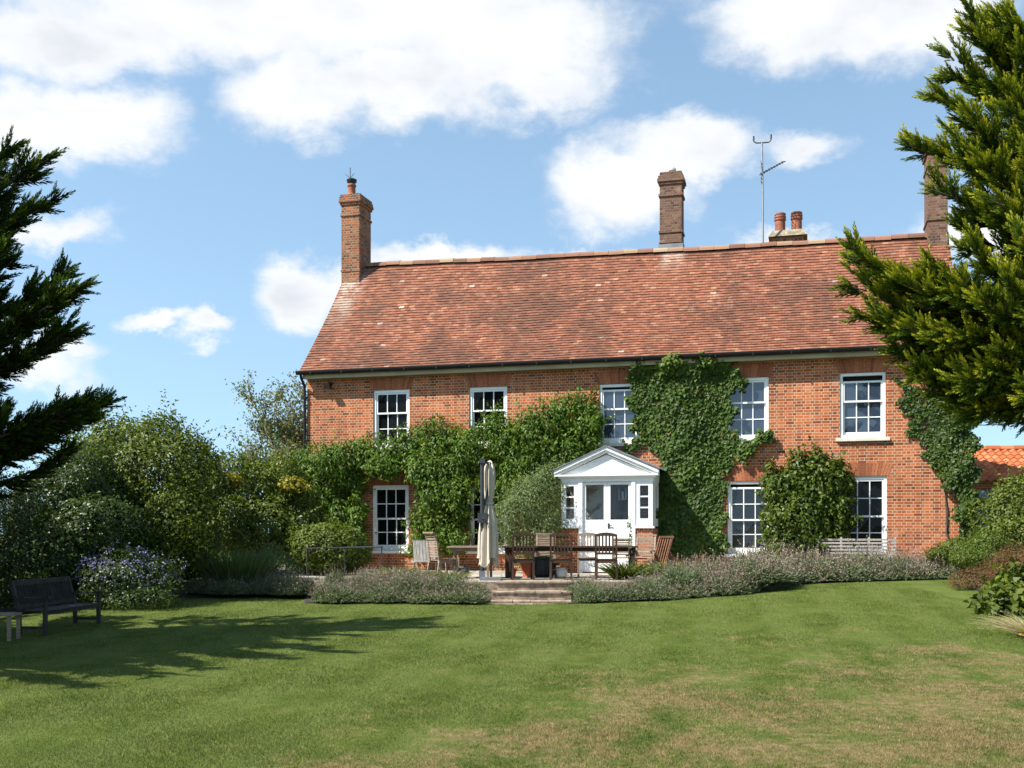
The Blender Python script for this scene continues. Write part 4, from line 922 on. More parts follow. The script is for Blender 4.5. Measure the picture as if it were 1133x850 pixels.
# thin tree behind the house corner
def thin_tree():
    base = np.array(W(318, 0, 35)); base[2] = gnd(base[0], base[1])
    t = thing('birch_tree', 'thin airy tree with turning leaves behind the left house corner', 'tree', tuple(base))
    r_ = random.Random(5); mb = MB(); LP = []
    def branch(p, d, l, rad, lev):
        pts = [p]; q = p.copy(); dd = d.copy()
        for i in range(5):
            dd = (dd + Vector((r_.uniform(-.16, .16), r_.uniform(-.16, .16), r_.uniform(-.03, .13)))).normalized(); q = q + dd * l / 5; pts.append(q.copy())
        mb.tube(pts, [rad * (1 - .14 * i) for i in range(6)], 6)
        if lev >= 2:
            for i in range(1, 6):
                for _ in range(2 if lev == 2 else 3): LP.append(pts[i] + Vector((r_.gauss(0, .12), r_.gauss(0, .12), r_.gauss(0, .10))))
        if lev < 3:
            for i in range(2, 6):
                for _ in range(2 if lev else 3):
                    a = Vector((r_.uniform(-1, 1), r_.uniform(-1, 1), r_.uniform(-.1, .9))); branch(pts[i], (dd * .75 + a * 1.15).normalized(), l * r_.uniform(.42, .62), rad * .5, lev + 1)
    branch(Vector((0, 0, 0)), Vector((-.16, 0, 1)), 3.5, .09, 0)
    mb.build('trunk', M_PALESTEM, t)
    P = np.array([tuple(v) for v in LP]); P = P[P[:, 2] > 1.5]
    m_ = len(P); V = leaf_quads(P, unit(rdirs(m_) + [0, 0, .5]), rdirs(m_), .10 * rng.uniform(.7, 1.3, m_), .6)
    link('crown', np_mesh('crown', V, 4, rng.beta(2, 2.2, m_)), L_AUTUMN, t)
thin_tree()

# blue flowers, rosemary and other border plants
def tuft(n, r, h, wdt, spread=.5, curve=.25, lean=(0, 0)):
    """upright or arching blades round one crown, each of three pieces; returns quads"""
    a = rng.uniform(0, 6.283, n); rad = r * np.sqrt(rng.random(n)); P = np.stack([rad * np.cos(a), rad * np.sin(a), np.zeros(n)], 1)
    D = unit(np.stack([np.cos(a) * spread * rad / r + rng.normal(size=n) * .12 + lean[0], np.sin(a) * spread * rad / r + rng.normal(size=n) * .12 + lean[1], np.ones(n)], 1))
    Ls = h * rng.uniform(.55, 1.05, n); S = unit(np.cross(D, rdirs(n))) * wdt / 2; out_ = np.stack([np.cos(a), np.sin(a), np.zeros(n)], 1)
    Vq = []
    prev = P
    for i in range(3):
        f = (i + 1) / 3; Q = P + D * (Ls * f)[:, None] + (out_ * curve - np.array([0, 0, curve * .6])) * (Ls * f * f)[:, None]
        w0, w1 = 1 - i / 3.3, 1 - (i + 1) / 3.3
        Vq.append(np.stack([prev - S * w0, prev + S * w0, Q + S * w1, Q - S * w1], 1)); prev = Q
    V = np.concatenate(Vq, 1).reshape(-1, 4, 3); return V.reshape(-1, 3), np.repeat(rng.random(n), 3), prev

def blade_plant(name, label, cat, loc, n, r, h, wdt, m, group=None, extra=None, **kw):
    t = thing(name, label, cat, loc, 0, group); V, rn, tip = tuft(n, r, h, wdt, **kw)
    link('foliage', np_mesh('foliage', V, 4, rn), m, t)
    if extra:
        em, el, ek, frac = extra; sel = rng.random(len(tip)) < frac; Q = np.repeat(tip[sel], ek, 0); Q = Q + rng.normal(size=Q.shape) * el * .55
        V = leaf_quads(Q, rdirs(len(Q)), rdirs(len(Q)), np.full(len(Q), el), .7); link('flowers', np_mesh('flowers', V, 4, rng.random(len(Q))), em, t)
    return t
x, y = W(135, 0, 20.8)[:2]
t = shrub('caryopteris', 'low shrub speckled with blue flowers beside the wooden bench', 'shrub', (x, y, gnd(x, y)),
          [PB(135, 645, 20.8, 42, 34), PB(110, 650, 20.5, 30, 28), PB(165, 648, 21, 30, 30), PB(140, 665, 20.5, 50, 18)], 11000, .06, L_LAUREL, stem_r=.02, sprigs=260, sprig_len=.3, seed=14, asp=.4)
bl = [PB(135, 642, 20.8, 44, 37), PB(110, 645, 20.5, 32, 32), PB(168, 645, 21, 32, 32)]
V, rn, P = foliage([(b_[0] - x, b_[1] - y, b_[2] - gnd(x, y), *b_[3:]) for b_ in bl], 520, .045, .8, zmin=.25, shell=.06, seed=14)
P = P[rng.random(len(P)) < .55]; Q = np.repeat(P, 5, 0) + rng.normal(size=(len(P) * 5, 3)) * .035; Q = Q[Q[:, 2] > .45]
link('flowers', np_mesh('flowers', leaf_quads(Q, rdirs(len(Q)), rdirs(len(Q)), np.full(len(Q), .045), .8), 4, rng.random(len(Q))), L_BLUEF, t)
x, y = W(264, 0, 24.3)[:2]; blade_plant('rosemary', 'upright feathery green rosemary bush behind the left lavender', 'shrub', (x, y, gnd(x, y)), 1900, .50, 1.15, .035, L_ROSEM, spread=.5, curve=.1)
x, y = W(300, 0, 24.9)[:2]
shrub('santolina', 'small pale grey-green bush beside the rosemary', 'shrub', (x, y, gnd(x, y)), [PB(300, 622, 24.9, 22, 22), PB(316, 630, 24.8, 16, 14)], 3600, .05, L_VARIEG, stem_r=.012, seed=15, asp=.35, rbias=-.1)
x, y = W(247, 0, 24.0)[:2]; blade_plant('yellow_iris', 'thin plant with orange-yellow dying leaves beside the rosemary', 'plant', (x, y, gnd(x, y)), 150, .14, 1.0, .03, L_YELLOW, spread=.4, curve=.2)
for (px, Y, n, h, lb) in ((440, 24.9, 260, .45, 'low orange-green euphorbia clump left of the end chair'), (462, 24.6, 240, .38, 'low leafy clump in front of the steamer chair'), (500, 24.4, 220, .34, 'small green clump in front of the slatted end chair')):
    x = (px - CX) / F * Y; blade_plant('euphorbia', lb, 'plant', (x, Y, TZ), n, .24, h, .035, L_GRASSY, 'leafy clumps at the terrace edge', spread=.9, curve=.4)
for (px, Y, n, h, r_, lb) in ((690, 24.6, 330, .62, .20, 'bright green leafy plant in front of the porch door'), (728, 24.4, 300, .55, .25, 'green leafy clump in front of the folded deck chair')):
    x = (px - CX) / F * Y; blade_plant('border_perennial', lb, 'plant', (x, Y, TZ), n, r_, h, .045, [L_LIGHT, L_ROSEM][r_ > .22], 'leafy plants right of the steps', spread=.9, curve=.35, extra=(L_STRAW, .03, 2, .10))
x = (760 - CX) / F * 24.9; blade_plant('fountain_grass', 'arching mound of green ornamental grass at the foot of the creeper', 'ornamental grass', (x, 24.9, TZ), 900, .2, .85, .016, L_GRASSY, spread=1.0, curve=.7)
x = (742 - CX) / F * 24.6; blade_plant('dry_grass', 'tuft of dry straw-coloured grass leaning beside the green mound', 'ornamental grass', (x, 24.6, TZ), 210, .12, .65, .014, L_STRAW, spread=.9, curve=.4)
# tall single stem in front of the door
tl = thing('hollyhock', 'single thin tall stem with small leaves in front of the porch door', 'plant', W(697, 645, 24.3)[:2] + (TZ,))
mb = MB(); mb.tube([(0, 0, 0), (-.03, 0, .5), (-.02, .02, .9), (.02, 0, 1.25), (.0, 0, 1.42)], [.012, .011, .009, .007, .004], 6); mb.build('stem', M_STEM, tl)
m_ = 60; zz = rng.uniform(.15, 1.42, m_); P = np.stack([rng.normal(size=m_) * .03 - .01, rng.normal(size=m_) * .03, zz], 1)
link('foliage', np_mesh('foliage', leaf_quads(P, rdirs(m_), rdirs(m_), rng.uniform(.05, .09, m_), .7), 4, rng.random(m_)), L_ROSEM, tl)

# right border
x, y = W(1112, 0, 26.4)[:2]
shrub('rose_bush', 'tall loose green shrub in front of the outbuilding', 'shrub', (x, y, gnd(x, y)),
      [PB(1119, 575, 26.4, 32, 30), PB(1139, 555, 26.8, 36, 32), PB(1164, 560, 26.4, 40, 45), PB(1109, 600, 25.9, 26, 24), PB(1142, 600, 25.7, 40, 32)], 17000, .08, L_LIGHT, stem_r=.035, sprigs=420, sprig_len=.6, amp=.2, seed=16, asp=.5)
x, y = W(1065, 0, 25.4)[:2]
shrub('hebe_mound', 'low spreading green mound at the right end of the lavender hedge', 'shrub', (x, y, gnd(x, y)),
      [PB(1065, 608, 25.4, 30, 14), PB(1092, 606, 25.2, 24, 18), PB(1040, 612, 25.5, 16, 8), PB(1080, 618, 24.7, 32, 12)], 9000, .06, L_PYRA, stem_r=.012, seed=17, asp=.4, amp=.06)
x, y = W(1095, 0, 22.5)[:2]
shrub('sedum', 'red-brown bushy perennial at the right edge of the lawn', 'shrub', (x, y, gnd(x, y)),
      [PB(1085, 650, 22.2, 34, 22), PB(1065, 655, 21.8, 18, 15), PB(1115, 640, 22.8, 34, 26), PB(1140, 640, 22.5, 30, 34), PB(1090, 665, 21.2, 28, 14), PB(1120, 620, 23.5, 22, 18)], 15000, .05, L_SEDUM, stem_r=.012, sprigs=260, sprig_len=.22, seed=18, asp=.35, amp=.08, up=.6)
x, y = W(1118, 0, 18.4)[:2]
shrub('hydrangea', 'broad-leaved bright green plant in front of the red-brown perennial', 'shrub', (x, y, gnd(x, y)),
      [PB(1118, 672, 18.4, 28, 28), PB(1103, 680, 18.2, 17, 22), PB(1140, 660, 18.8, 30, 30), PB(1116, 652, 18.8, 20, 20), PB(1125, 695, 18, 26, 12)], 2600, .15, L_LIGHT, stem_r=.015, sprigs=60, sprig_len=.3, seed=19, asp=.55, shell=.3)
x, y = W(1140, 0, 15.6)[:2]; blade_plant('pampas_tuft', 'pale straw-coloured grass tuft at the front of the right border', 'ornamental grass', (x, y, gnd(x, y)), 420, .10, .62, .012, L_STRAW, spread=1.1, curve=.6)
sf = thing('seed_head', 'small yellow flower with a dark centre in front of the straw-coloured tuft', 'flower', W(1131, 712, 15.2)[:2] + (0.04,))
mb = MB(); mb.tube([(0, 0, 0), (.01, 0, .14)], .006, 5); mb.build('stem', M_STEM, sf)
mb = MB(); mb.lathe((.01, -.02, .13), [(.01, 0), (.028, .008), (.022, .025), (.004, .032)], 10); mb.build('flower_centre', M_TEAKD, sf)
Q = np.array([[.01 + .03 * math.cos(i * .52), -.02 + .03 * math.sin(i * .52), .14] for i in range(12)]); Dd = Q - np.array([.01, -.02, .14])
link('petals', np_mesh('petals', leaf_quads(Q, np.tile([0, -.3, 1.0], (12, 1)) / 1.044, unit(Dd), np.full(12, .045), .5), 4, np.full(12, .95)), L_YELLOW, sf)

# lavender: one clump, then copies
def lav_proto(i):
    t = thing('lavender_bush', '', 'lavender', (0, -60, 0))
    n = 1500; D = rdirs(n); D[:, 2] = np.abs(D[:, 2]) * .95 + .08; D = unit(D); D0_ = D * np.array([.10, .10, .02])
    Ls = rng.uniform(.20, .46, n); S = unit(np.cross(D, rdirs(n))); P0 = D0_; P1 = D0_ + D * Ls[:, None] * np.array([1.15, 1.15, .95])
    M_ = (P0 + P1 * 2) / 3; ww = rng.uniform(.006, .011, n)[:, None]
    V = np.stack([M_ - S * ww, M_ + S * ww, P1 + S * ww * .5, P1 - S * ww * .5], 1).reshape(-1, 3)
    # leaf whorls up each shoot
    k_ = 6; PP = np.concatenate([P0 + (P1 - P0) * f for f in np.linspace(.45, 1.0, k_)]); DD = np.tile(D, (k_, 1))
    V2 = leaf_quads(PP, rdirs(len(PP)), unit(DD + rdirs(len(PP)) * .8), rng.uniform(.04, .075, len(PP)), .28)
    link('foliage', np_mesh('foliage', np.concatenate([V, V2]), 4, np.concatenate([rng.random(n), rng.beta(2, 2, len(PP))])), L_LAV, t)
    n2 = (80, 160, 260)[i]; sel = rng.choice(n, n2, replace=False); B0 = P1[sel]; Dn = unit(D[sel] + [0, 0, .75] + rng.normal(size=(n2, 3)) * .15); B1 = B0 + Dn * rng.uniform(.10, .26, n2)[:, None]
    S = unit(np.cross(Dn, rdirs(n2))) * .003; Vs = np.stack([B0 - S, B0 + S, B1 + S, B1 - S], 1).reshape(-1, 3)
    Q = np.concatenate([B1 + Dn * o for o in (-.02, 0, .02, .04)]); DQ = np.tile(Dn, (4, 1)); V3 = leaf_quads(Q, rdirs(len(Q)), unit(DQ + rdirs(len(Q)) * .5), np.full(len(Q), .036), .5)
    link('flower_spikes', np_mesh('flower_spikes', np.concatenate([Vs, V3]), 4, np.concatenate([np.full(n2, .3), rng.random(len(Q))])), L_LAVF, t)
    return t
protos = [lav_proto(i) for i in range(3)]; used = [False] * 3
def put_lav(x, y, z, s, sz, label, group):
    i = random.randrange(3); o = protos[i] if not used[i] else copy_tree(protos[i]); used[i] = True
    o.location = (x, y, z); o.scale = (s, s, sz); o.rotation_euler = (0, 0, random.uniform(0, 6.28)); tag(o, label, 'lavender', group)
def lav_row(pts, n, rows, dz, s, label, group, zfun, grow=0.0):
    for r in range(rows):
        for i in range(n):
            f = (i + .5 + random.uniform(-.25, .25) + .5 * (r % 2)) / (n + .3); q = f * (len(pts) - 1); a = min(int(q), len(pts) - 2); t = q - a
            x = pts[a][0] + (pts[a + 1][0] - pts[a][0]) * t + random.uniform(-.14, .14); y = pts[a][1] + (pts[a + 1][1] - pts[a][1]) * t + r * dz + random.uniform(-.14, .14)
            e = 1 + grow * (f - .5); put_lav(x, y, zfun(x, y) - .02, s * e * random.uniform(.7, 1.25), s * e * random.uniform(.55, 1.25), label, group)
lav_row([(-4.15, 22.75), (-2.5, 22.55), (-.85, 22.6)], 8, 2, .5, .76, 'grey-green lavender bush in the low hedge left of the steps', 'lavender left of the steps', lambda x, y: gnd(x, y) + (.05 if y < 22.9 else .18))
lav_row([(5.2, 23.5), (5.75, 24.4), (6.5, 25.1)], 5, 2, .4, .95, 'faded grey lavender bush where the right hedge bends back towards the house', 'lavender at the hedge bend', lambda x, y: gnd(x, y) + .03)
lav_row([(-6.9, 23.5), (-5.6, 23.7), (-4.5, 23.7)], 7, 2, .5, .85, 'faded pinkish lavender bush in the far left row behind the front hedge', 'lavender in the far left row', lambda x, y: gnd(x, y) + .1)
lav_row([(-4.0, 24.0), (-2.8, 23.9), (-1.6, 23.9)], 6, 2, .4, .66, 'small lavender bush on the terrace edge behind the front left hedge', 'lavender on the terrace edge', lambda x, y: TZ - .1)
lav_row([(1.2, 22.75), (2.8, 22.7), (4.2, 22.95), (5.2, 23.3), (5.6, 23.8)], 10, 3, .42, .95, 'faded grey lavender bush in the broad hedge right of the steps', 'lavender right of the steps', lambda x, y: gnd(x, y) + (.04 if y < 23.1 else .2), .6)
lav_row([(6.1, 25.0), (7.0, 25.5), (9.0, 25.4), (10.7, 25.4)], 12, 2, .55, 1.2, 'faded grey lavender bush in the far right hedge below the metal bench', 'lavender in the far right hedge', lambda x, y: gnd(x, y) + .02)

# ------------------------------------------------------------------ golden cypresses
def plume_proto(seed, n=54):
    r_ = np.random.default_rng(seed); q = []; tt = []
    for i in range(n):
        t = i / n; a = r_.uniform(0, 6.283); ang = R(21) + r_.uniform(-.1, .15); rad = .02 * (1 - t)
        d = np.array([math.cos(ang), math.sin(ang) * math.cos(a), math.sin(ang) * math.sin(a)]); p0 = np.array([t * .9, rad * math.cos(a), rad * math.sin(a)])
        l = (.25 * (1 - t) ** .7 + .06) * r_.uniform(.75, 1.2); q.append((p0, d, l, t))
    P = np.array([x[0] for x in q]); D = np.array([x[1] for x in q]); L = np.array([x[2] for x in q]); T = np.array([x[3] for x in q])
    S = unit(np.cross(D, unit(r_.normal(size=P.shape))))
    wq = (.042 * (1 - T) + .026)[:, None] * .5
    V = np.stack([P, P + D * L[:, None] * .5 - S * wq, P + D * L[:, None], P + D * L[:, None] * .5 + S * wq], 1)
    return V, T
PRO = [plume_proto(s) for s in range(6)]
def place_plumes(P, D, L, tip):
    Vs, Rn = [], []
    idx = rng.integers(0, len(PRO), len(P)); Rr = rdirs(len(P)); B = unit(np.cross(D, Rr)); C_ = np.cross(D, B)
    for k_ in range(len(PRO)):
        s = np.where(idx == k_)[0]
        if not len(s): continue
        V0, T0 = PRO[k_]; n_, q = V0.shape[:2]
        V = V0.reshape(1, -1, 3) * L[s, None, None]
        V = P[s, None, :] + V[:, :, 0:1] * D[s, None, :] + V[:, :, 1:2] * B[s, None, :] + V[:, :, 2:3] * C_[s, None, :]
        Vs.append(V.reshape(-1, 3)); Rn.append(np.clip(tip[s, None] * (.32 + .85 * T0[None, :]) + rng.normal(size=(len(s), n_)) * .07, 0, 1).ravel())  # plume bases coloured darker as inner shade; tips keep their yellow growth
    return np.concatenate(Vs), np.concatenate(Rn)

def cypress(name, label, base, height, limbs, seed, trunk_r=.28, golden=1.0, sub=1.0):
    t = thing(name, label, 'conifer', base); b0 = np.array(base); r_ = np.random.default_rng(seed); mb = MB()
    mb.tube([(0, 0, -.05), (.05, .02, height * .35), (0, .05, height * .7), (0, 0, height)], [trunk_r, trunk_r * .75, trunk_r * .4, .03], 9); mb.build('trunk', M_BARK, t)
    wood = MB(); Ps, Ds, Ls, Tp = [], [], [], []
    for (h0, tip, dens) in limbs:
        s = np.array([0, 0, h0]); e = np.array(tip) - b0; ln = np.linalg.norm(e - s)
        mid = (s + e) / 2 + np.array([0, 0, -.10 * ln]) + r_.normal(size=3) * .12
        f = np.linspace(0, 1, 13)[:, None]; C = (1 - f) ** 2 * s + 2 * f * (1 - f) * mid + f * f * e
        wood.tube([tuple(c_) for c_ in C[:12]], [max(.006, .055 * (1 - i / 12)) for i in range(12)], 5, cap=False)
        nsub = max(6, int(ln * 6.2 * dens)); ts = np.sort(r_.uniform(.22, .97, nsub))
        subs = [(t_, None) for t_ in ts] + [(.74, 'end')]
        for (t_, kind) in subs:
            p = (1 - t_) ** 2 * s + 2 * t_ * (1 - t_) * mid + t_ * t_ * e; tg = unit((2 * (1 - t_) * (mid - s) + 2 * t_ * (e - mid))[None])[0]
            if kind == 'end': d = tg; sl = ln * .26 + .05
            else:
                o = unit(np.cross(tg, r_.normal(size=3))[None])[0]; d = unit((tg * 1.0 + o * .50 + np.array([0, 0, .16]))[None])[0]; sl = min(1.2, (.32 + .85 * (1 - t_)) * r_.uniform(.6, 1.25)) * min(1.0, ln / 2.5) * sub
            m_ = max(6, int(sl / .050)); g = np.linspace(.06, .97, m_); bendv = np.array([0, 0, .16]) + r_.normal(size=3) * .06
            Pq = p + d * (g * sl)[:, None] + bendv * (g * g * sl)[:, None]; axd = unit(d + 2 * bendv * g[:, None])
            O = unit(np.cross(axd, r_.normal(size=(m_, 3)))); Dq = unit(axd + O * (.46 * (1 - g) ** .7 + .06)[:, None])
            Ps.append(Pq); Ds.append(Dq); Ls.append((.44 * (1 - g) + .13) * (.75 + .5 * r_.random(m_)) * (.7 + .3 * min(1, sl))); Tp.append(np.clip((.24 + .5 * g * (.4 + .6 * t_) + .34 * t_ + .30 * O[:, 2]) * golden * r_.uniform(.65, 1.2), 0, 1))  # upper sides coloured brighter as if sunlit, besides the yellow young tips
            if kind is None: wood.tube([tuple(p), tuple(p + d * sl * .8)], [.016, .004], 4, cap=False)
    wood.build('limbs', M_BARK, t)
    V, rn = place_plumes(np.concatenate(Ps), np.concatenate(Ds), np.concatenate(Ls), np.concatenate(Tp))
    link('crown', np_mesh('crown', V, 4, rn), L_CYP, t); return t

def limb(px, py, Y, bz, dens=1.0):
    tip = W(px - 4, py + 12, Y); return (bz if bz is not None else max(.8, tip[2] - 1.6), tip, dens)
rl = random.Random(21)
LB = (-9.2, 15.6, gnd(-9.2, 15.6))
limbs = [limb(60, 158, 15.4, 5.6), limb(20, 150, 15.9, 6.0), limb(66, 208, 15.8, 5.0), limb(30, 215, 16.2, 4.8), limb(22, 250, 15.5, 5.0), limb(95, 302, 15.6, 3.9), limb(80, 290, 16.2, 3.9),
         limb(93, 352, 15.8, 3.3), limb(96, 340, 15.1, 3.4), limb(70, 330, 16.4, 3.4), limb(72, 318, 14.9, 3.6), limb(30, 340, 15.2, 3.0), limb(20, 300, 16, 3.6), 
         limb(122, 433, 15.9, 2.5), limb(100, 436, 15.5, 2.4), limb(115, 448, 16.4, 2.3), limb(75, 440, 15.3, 2.3), limb(60, 470, 16.0, 1.9), limb(20, 490, 15.8, 1.7), limb(80, 492, 16.2, 1.9, .6), limb(0, 505, 15.5, 1.5), limb(10, 200, 15.5, 5.2), limb(22, 268, 15.9, 4.3), limb(8, 180, 15.9, 5.4), limb(30, 382, 15.7, 3.0), limb(12, 440, 15.6, 2.2), limb(5, 270, 15.3, 4.2), limb(0, 330, 15.6, 3.2)]
for i in range(84):
    a = rl.uniform(R(105), R(262)) ; hz = rl.uniform(1.6, 8.8); rr_ = 3.0 * (1 - (hz / 10.5) ** 2) * rl.uniform(.8, 1.1) + .4
    limbs.append((max(.8, hz - 1.3), (LB[0] + math.cos(a) * rr_ * .9, LB[1] + math.sin(a) * rr_ * .85, hz), .75))
for i in range(120):                                         # the long low boughs on the near side, outside the picture
    a = rl.uniform(R(185), R(310)); hz = rl.uniform(1.8, 6.4); rr_ = rl.uniform(3.4, 6.0) * (1 if hz < 5 else .75)
    limbs.append((max(.8, hz - 1.3), (LB[0] + math.cos(a) * rr_, LB[1] + math.sin(a) * rr_, hz), .9))
for i in range(60):
    a = rl.uniform(R(195), R(292)); hz = rl.uniform(2.6, 7.6); rr_ = rl.uniform(1.2, 3.6) * (1 if hz < 5.5 else .7)
    limbs.append((max(.8, hz - 1.0), (LB[0] + math.cos(a) * rr_, LB[1] + math.sin(a) * rr_, hz), 1.0))
for i in range(10): a = i * .63; limbs.append((7.6, (LB[0] + math.cos(a) * .7, LB[1] + math.sin(a) * .7, 8.9 + (i % 3) * .4), 1))
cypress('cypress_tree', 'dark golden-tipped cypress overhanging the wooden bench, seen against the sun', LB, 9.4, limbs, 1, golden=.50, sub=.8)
LB2 = (-14.2, 18.6, gnd(-14.2, 18.6)); limbs = []
for i in range(60):
    a = rl.uniform(0, 6.283); hz = rl.uniform(1.4, 7.6); rr_ = 2.6 * (1 - (hz / 9) ** 2) * rl.uniform(.8, 1.1) + .3
    limbs.append((max(.8, hz - 1.1), (LB2[0] + math.cos(a) * rr_, LB2[1] + math.sin(a) * rr_, hz), .8))
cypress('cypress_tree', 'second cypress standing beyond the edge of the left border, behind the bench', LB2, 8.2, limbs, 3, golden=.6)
RB = (9.6, 16.2, gnd(9.6, 16.2))
tips = [(921, 262, 15.2), (930, 300, 15.4), (935, 275, 15.8), (950, 338, 15.3), (942, 334, 15.6), (968, 352, 15.9), (958, 300, 15.6), (985, 300, 15.0), (1010, 285, 15.4), (996, 150, 15.6), (1024, 190, 15.2), (1034, 132, 15.9), (1030, 95, 15.5), (1040, 75, 16.1), (1052, 6, 15.6), (1060, 22, 15.2), (1070, 45, 16), (1078, 10, 16.2),
        (1040, 50, 15.7), (1050, 215, 16.2), (1048, 236, 15.8), (984, 398, 15.3), (975, 375, 15.8), (990, 350, 15.0), (1004, 405, 15.9), (1020, 430, 15.4), (1045, 440, 15.9), (1070, 447, 15.5), (1095, 450, 15.9), (1125, 448, 15.6), (1075, 400, 14.8), (1100, 380, 14.6), (1055, 380, 15.2), (1030, 360, 14.9), (1015, 330, 15.6),
        (1085, 420, 16.4), (1120, 400, 15), (1040, 300, 14.6), (1060, 260, 14.4), (1072, 200, 14.9), (1070, 160, 14.5), (1055, 110, 15), (1090, 80, 14.6), (1110, 40, 14.9), (1075, 320, 14.2), (1100, 300, 14.0), (1120, 250, 14.0), (1095, 210, 14.2), (1125, 160, 14.1), (1110, 110, 14.2), (1130, 330, 14.0), (1125, 60, 15.6), (1100, 10, 15.0), (1050, 160, 15.2), (1062, 200, 15.5), (1005, 300, 16.2), (1040, 410, 14.8), (1128, 428, 14.4)]
limbs = []
for (px, py, Y) in tips:
    tz = W(px, py, Y)[2]; limbs.append((max(4.0, tz - rl.uniform(1.0, 2.0)), W(px + 8, py + 10, Y), 1.0))
for i in range(44):
    a = rl.uniform(R(-150), R(150)); hz = rl.uniform(4.6, 11.5); rr_ = 3.3 * (1 - (hz / 14) ** 2) * rl.uniform(.7, 1.05) + .4
    limbs.append((max(4.2, hz - 1.4), (RB[0] + math.cos(a) * rr_ * .9, RB[1] + math.sin(a) * rr_ * .8, hz), .7))
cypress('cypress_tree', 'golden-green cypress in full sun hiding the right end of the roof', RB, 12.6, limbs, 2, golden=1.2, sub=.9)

# ------------------------------------------------------------------ furniture
def leg(parent, x0, y0, x1, y1, z1, s=.045, m=M_TEAK): MB().bar((x1, y1, 0), (x0, y0, z1), s, s).build('leg', m, parent)

def arched_chair(label, loc, rz, m, group):
    """back with upright slats under a curved top rail; faces +y"""
    t = thing('dining_chair', label, 'chair', loc, rz, group); w2 = .23
    for sx_ in (-1, 1):
        leg(t, sx_ * w2, .22, sx_ * w2, .23, .44, m=m); leg(t, sx_ * w2, -.22, sx_ * (w2 + .005), -.25, .44, m=m)
    mb = MB()
    for i in range(7): y = -.19 + i * .068; mb.box(-w2 - .01, w2 + .01, y, y + .055, .442, .465)
    mb.box(-w2, w2, .2, .235, .38, .44); mb.box(-w2, w2, -.235, -.2, .38, .44)
    for sx_ in (-1, 1): mb.box(sx_ * w2 - .015, sx_ * w2 + .015, -.2, .2, .385, .44)
    mb.build('seat', m, t)
    mb = MB(); yb = lambda z: -.235 - .10 * (z - .46)
    for sx_ in (-1, 1): mb.bar((sx_ * w2, yb(.46), .44), (sx_ * w2, yb(1.0), 1.0), .042, .035)
    for i in range(6):
        xa, xb = -w2 - .02 + (2 * w2 + .04) * i / 6, -w2 - .02 + (2 * w2 + .04) * (i + 1) / 6; ar = lambda x: .045 * (1 - (x / (w2 + .02)) ** 2)
        mb.hexa([(xa, yb(1) - .017, .965 + ar(xa) * .5), (xb, yb(1) - .017, .965 + ar(xb) * .5), (xb, yb(1) + .017, .965 + ar(xb) * .5), (xa, yb(1) + .017, .965 + ar(xa) * .5)],
                [(xa, yb(1) - .017, 1.02 + ar(xa)), (xb, yb(1) - .017, 1.02 + ar(xb)), (xb, yb(1) + .017, 1.02 + ar(xb)), (xa, yb(1) + .017, 1.02 + ar(xa))])
    mb.box(-w2, w2, yb(.6) - .013, yb(.6) + .013, .57, .62)
    for i in range(5): x = -.15 + i * .075; mb.bar((x, yb(.61), .61), (x, yb(.99), .99), .035, .014)
    mb.build('backrest', m, t)
    return t

def slatted_chair(label, loc, rz, m, group, lean=.28, arms=True, top=1.02, curl=False):
    """reclining garden chair with cross slats; faces +y"""
    t = thing('slatted_chair', label, 'chair', loc, rz, group); w2 = .25
    for sx_ in (-1, 1):
        leg(t, sx_ * w2, .24, sx_ * w2, .26, .62 if arms else .42, m=m); leg(t, sx_ * w2, -.2, sx_ * w2, -.26, .62 if arms else .42, m=m)
    mb = MB()
    for i in range(8): y = -.2 + i * .06; mb.box(-w2, w2, y, y + .045, .42 + i * .003, .44 + i * .003)
    for sx_ in (-1, 1): mb.box(sx_ * (w2 - .045) - .015, sx_ * (w2 - .045) + .015, -.22, .27, .375, .42)
    mb.build('seat', m, t)
    mb = MB(); yb = lambda z: -.2 - lean * (z - .42) - (0.35 * max(0, z - .86) if curl else 0)
    zs2 = [.42, .6, .86, top]
    for sx_ in (-1, 1):
        for a, b_ in zip(zs2[:-1], zs2[1:]): mb.bar((sx_ * (w2 - .03), yb(a), a), (sx_ * (w2 - .03), yb(b_), b_ + .004), .04, .035)
    z = .5
    while z < top - .05: mb.bar((-w2 + .05, yb(z + .02), z + .02), (w2 - .05, yb(z + .02), z + .02), .016, .042); z += .058
    mb.bar((-w2, yb(top), top), (w2, yb(top), top), .06, .035)
    mb.build('backrest', m, t)
    if arms:
        for sx_ in (-1, 1): mb = MB(); mb.box(sx_ * w2 - .03, sx_ * w2 + .03, -.30, .30, .62, .645); mb.build('armrest', m, t)
    return t

def table(label, loc, rz, Lx, Ly, m, lg=.08, inset=.12):
    t = thing('dining_table', label, 'table', loc, rz); mb = MB(); n = max(4, int(Ly / .11))
    for i in range(n): y = -Ly / 2 + Ly * i / n; mb.box(-Lx / 2, Lx / 2, y + .004, y + Ly / n - .004, .715, .748)
    mb.box(-Lx / 2 + .06, Lx / 2 - .06, -Ly / 2 + .08, -Ly / 2 + .11, .63, .714); mb.box(-Lx / 2 + .06, Lx / 2 - .06, Ly / 2 - .11, Ly / 2 - .08, .63, .714)
    mb.build('tabletop', m, t)
    for sx_ in (-1, 1):
        for sy_ in (-1, 1): x, y = sx_ * (Lx / 2 - inset), sy_ * (Ly / 2 - .13); leg(t, x, y, x, y, .714, lg, m)
    return t
TR = R(-5)
table('long dark hardwood dining table in front of the porch', ((631 - CX) / F * 25.5, 25.5, TZ), TR, 3.15, 1.0, M_TEAKD, .09)
table('small square teak table left of the long table, behind the parasol', ((523 - CX) / F * 25.2, 25.3, TZ), TR, 1.10, .95, M_TEAK, .055, .16)
GC = 'arched-back chairs along the table'
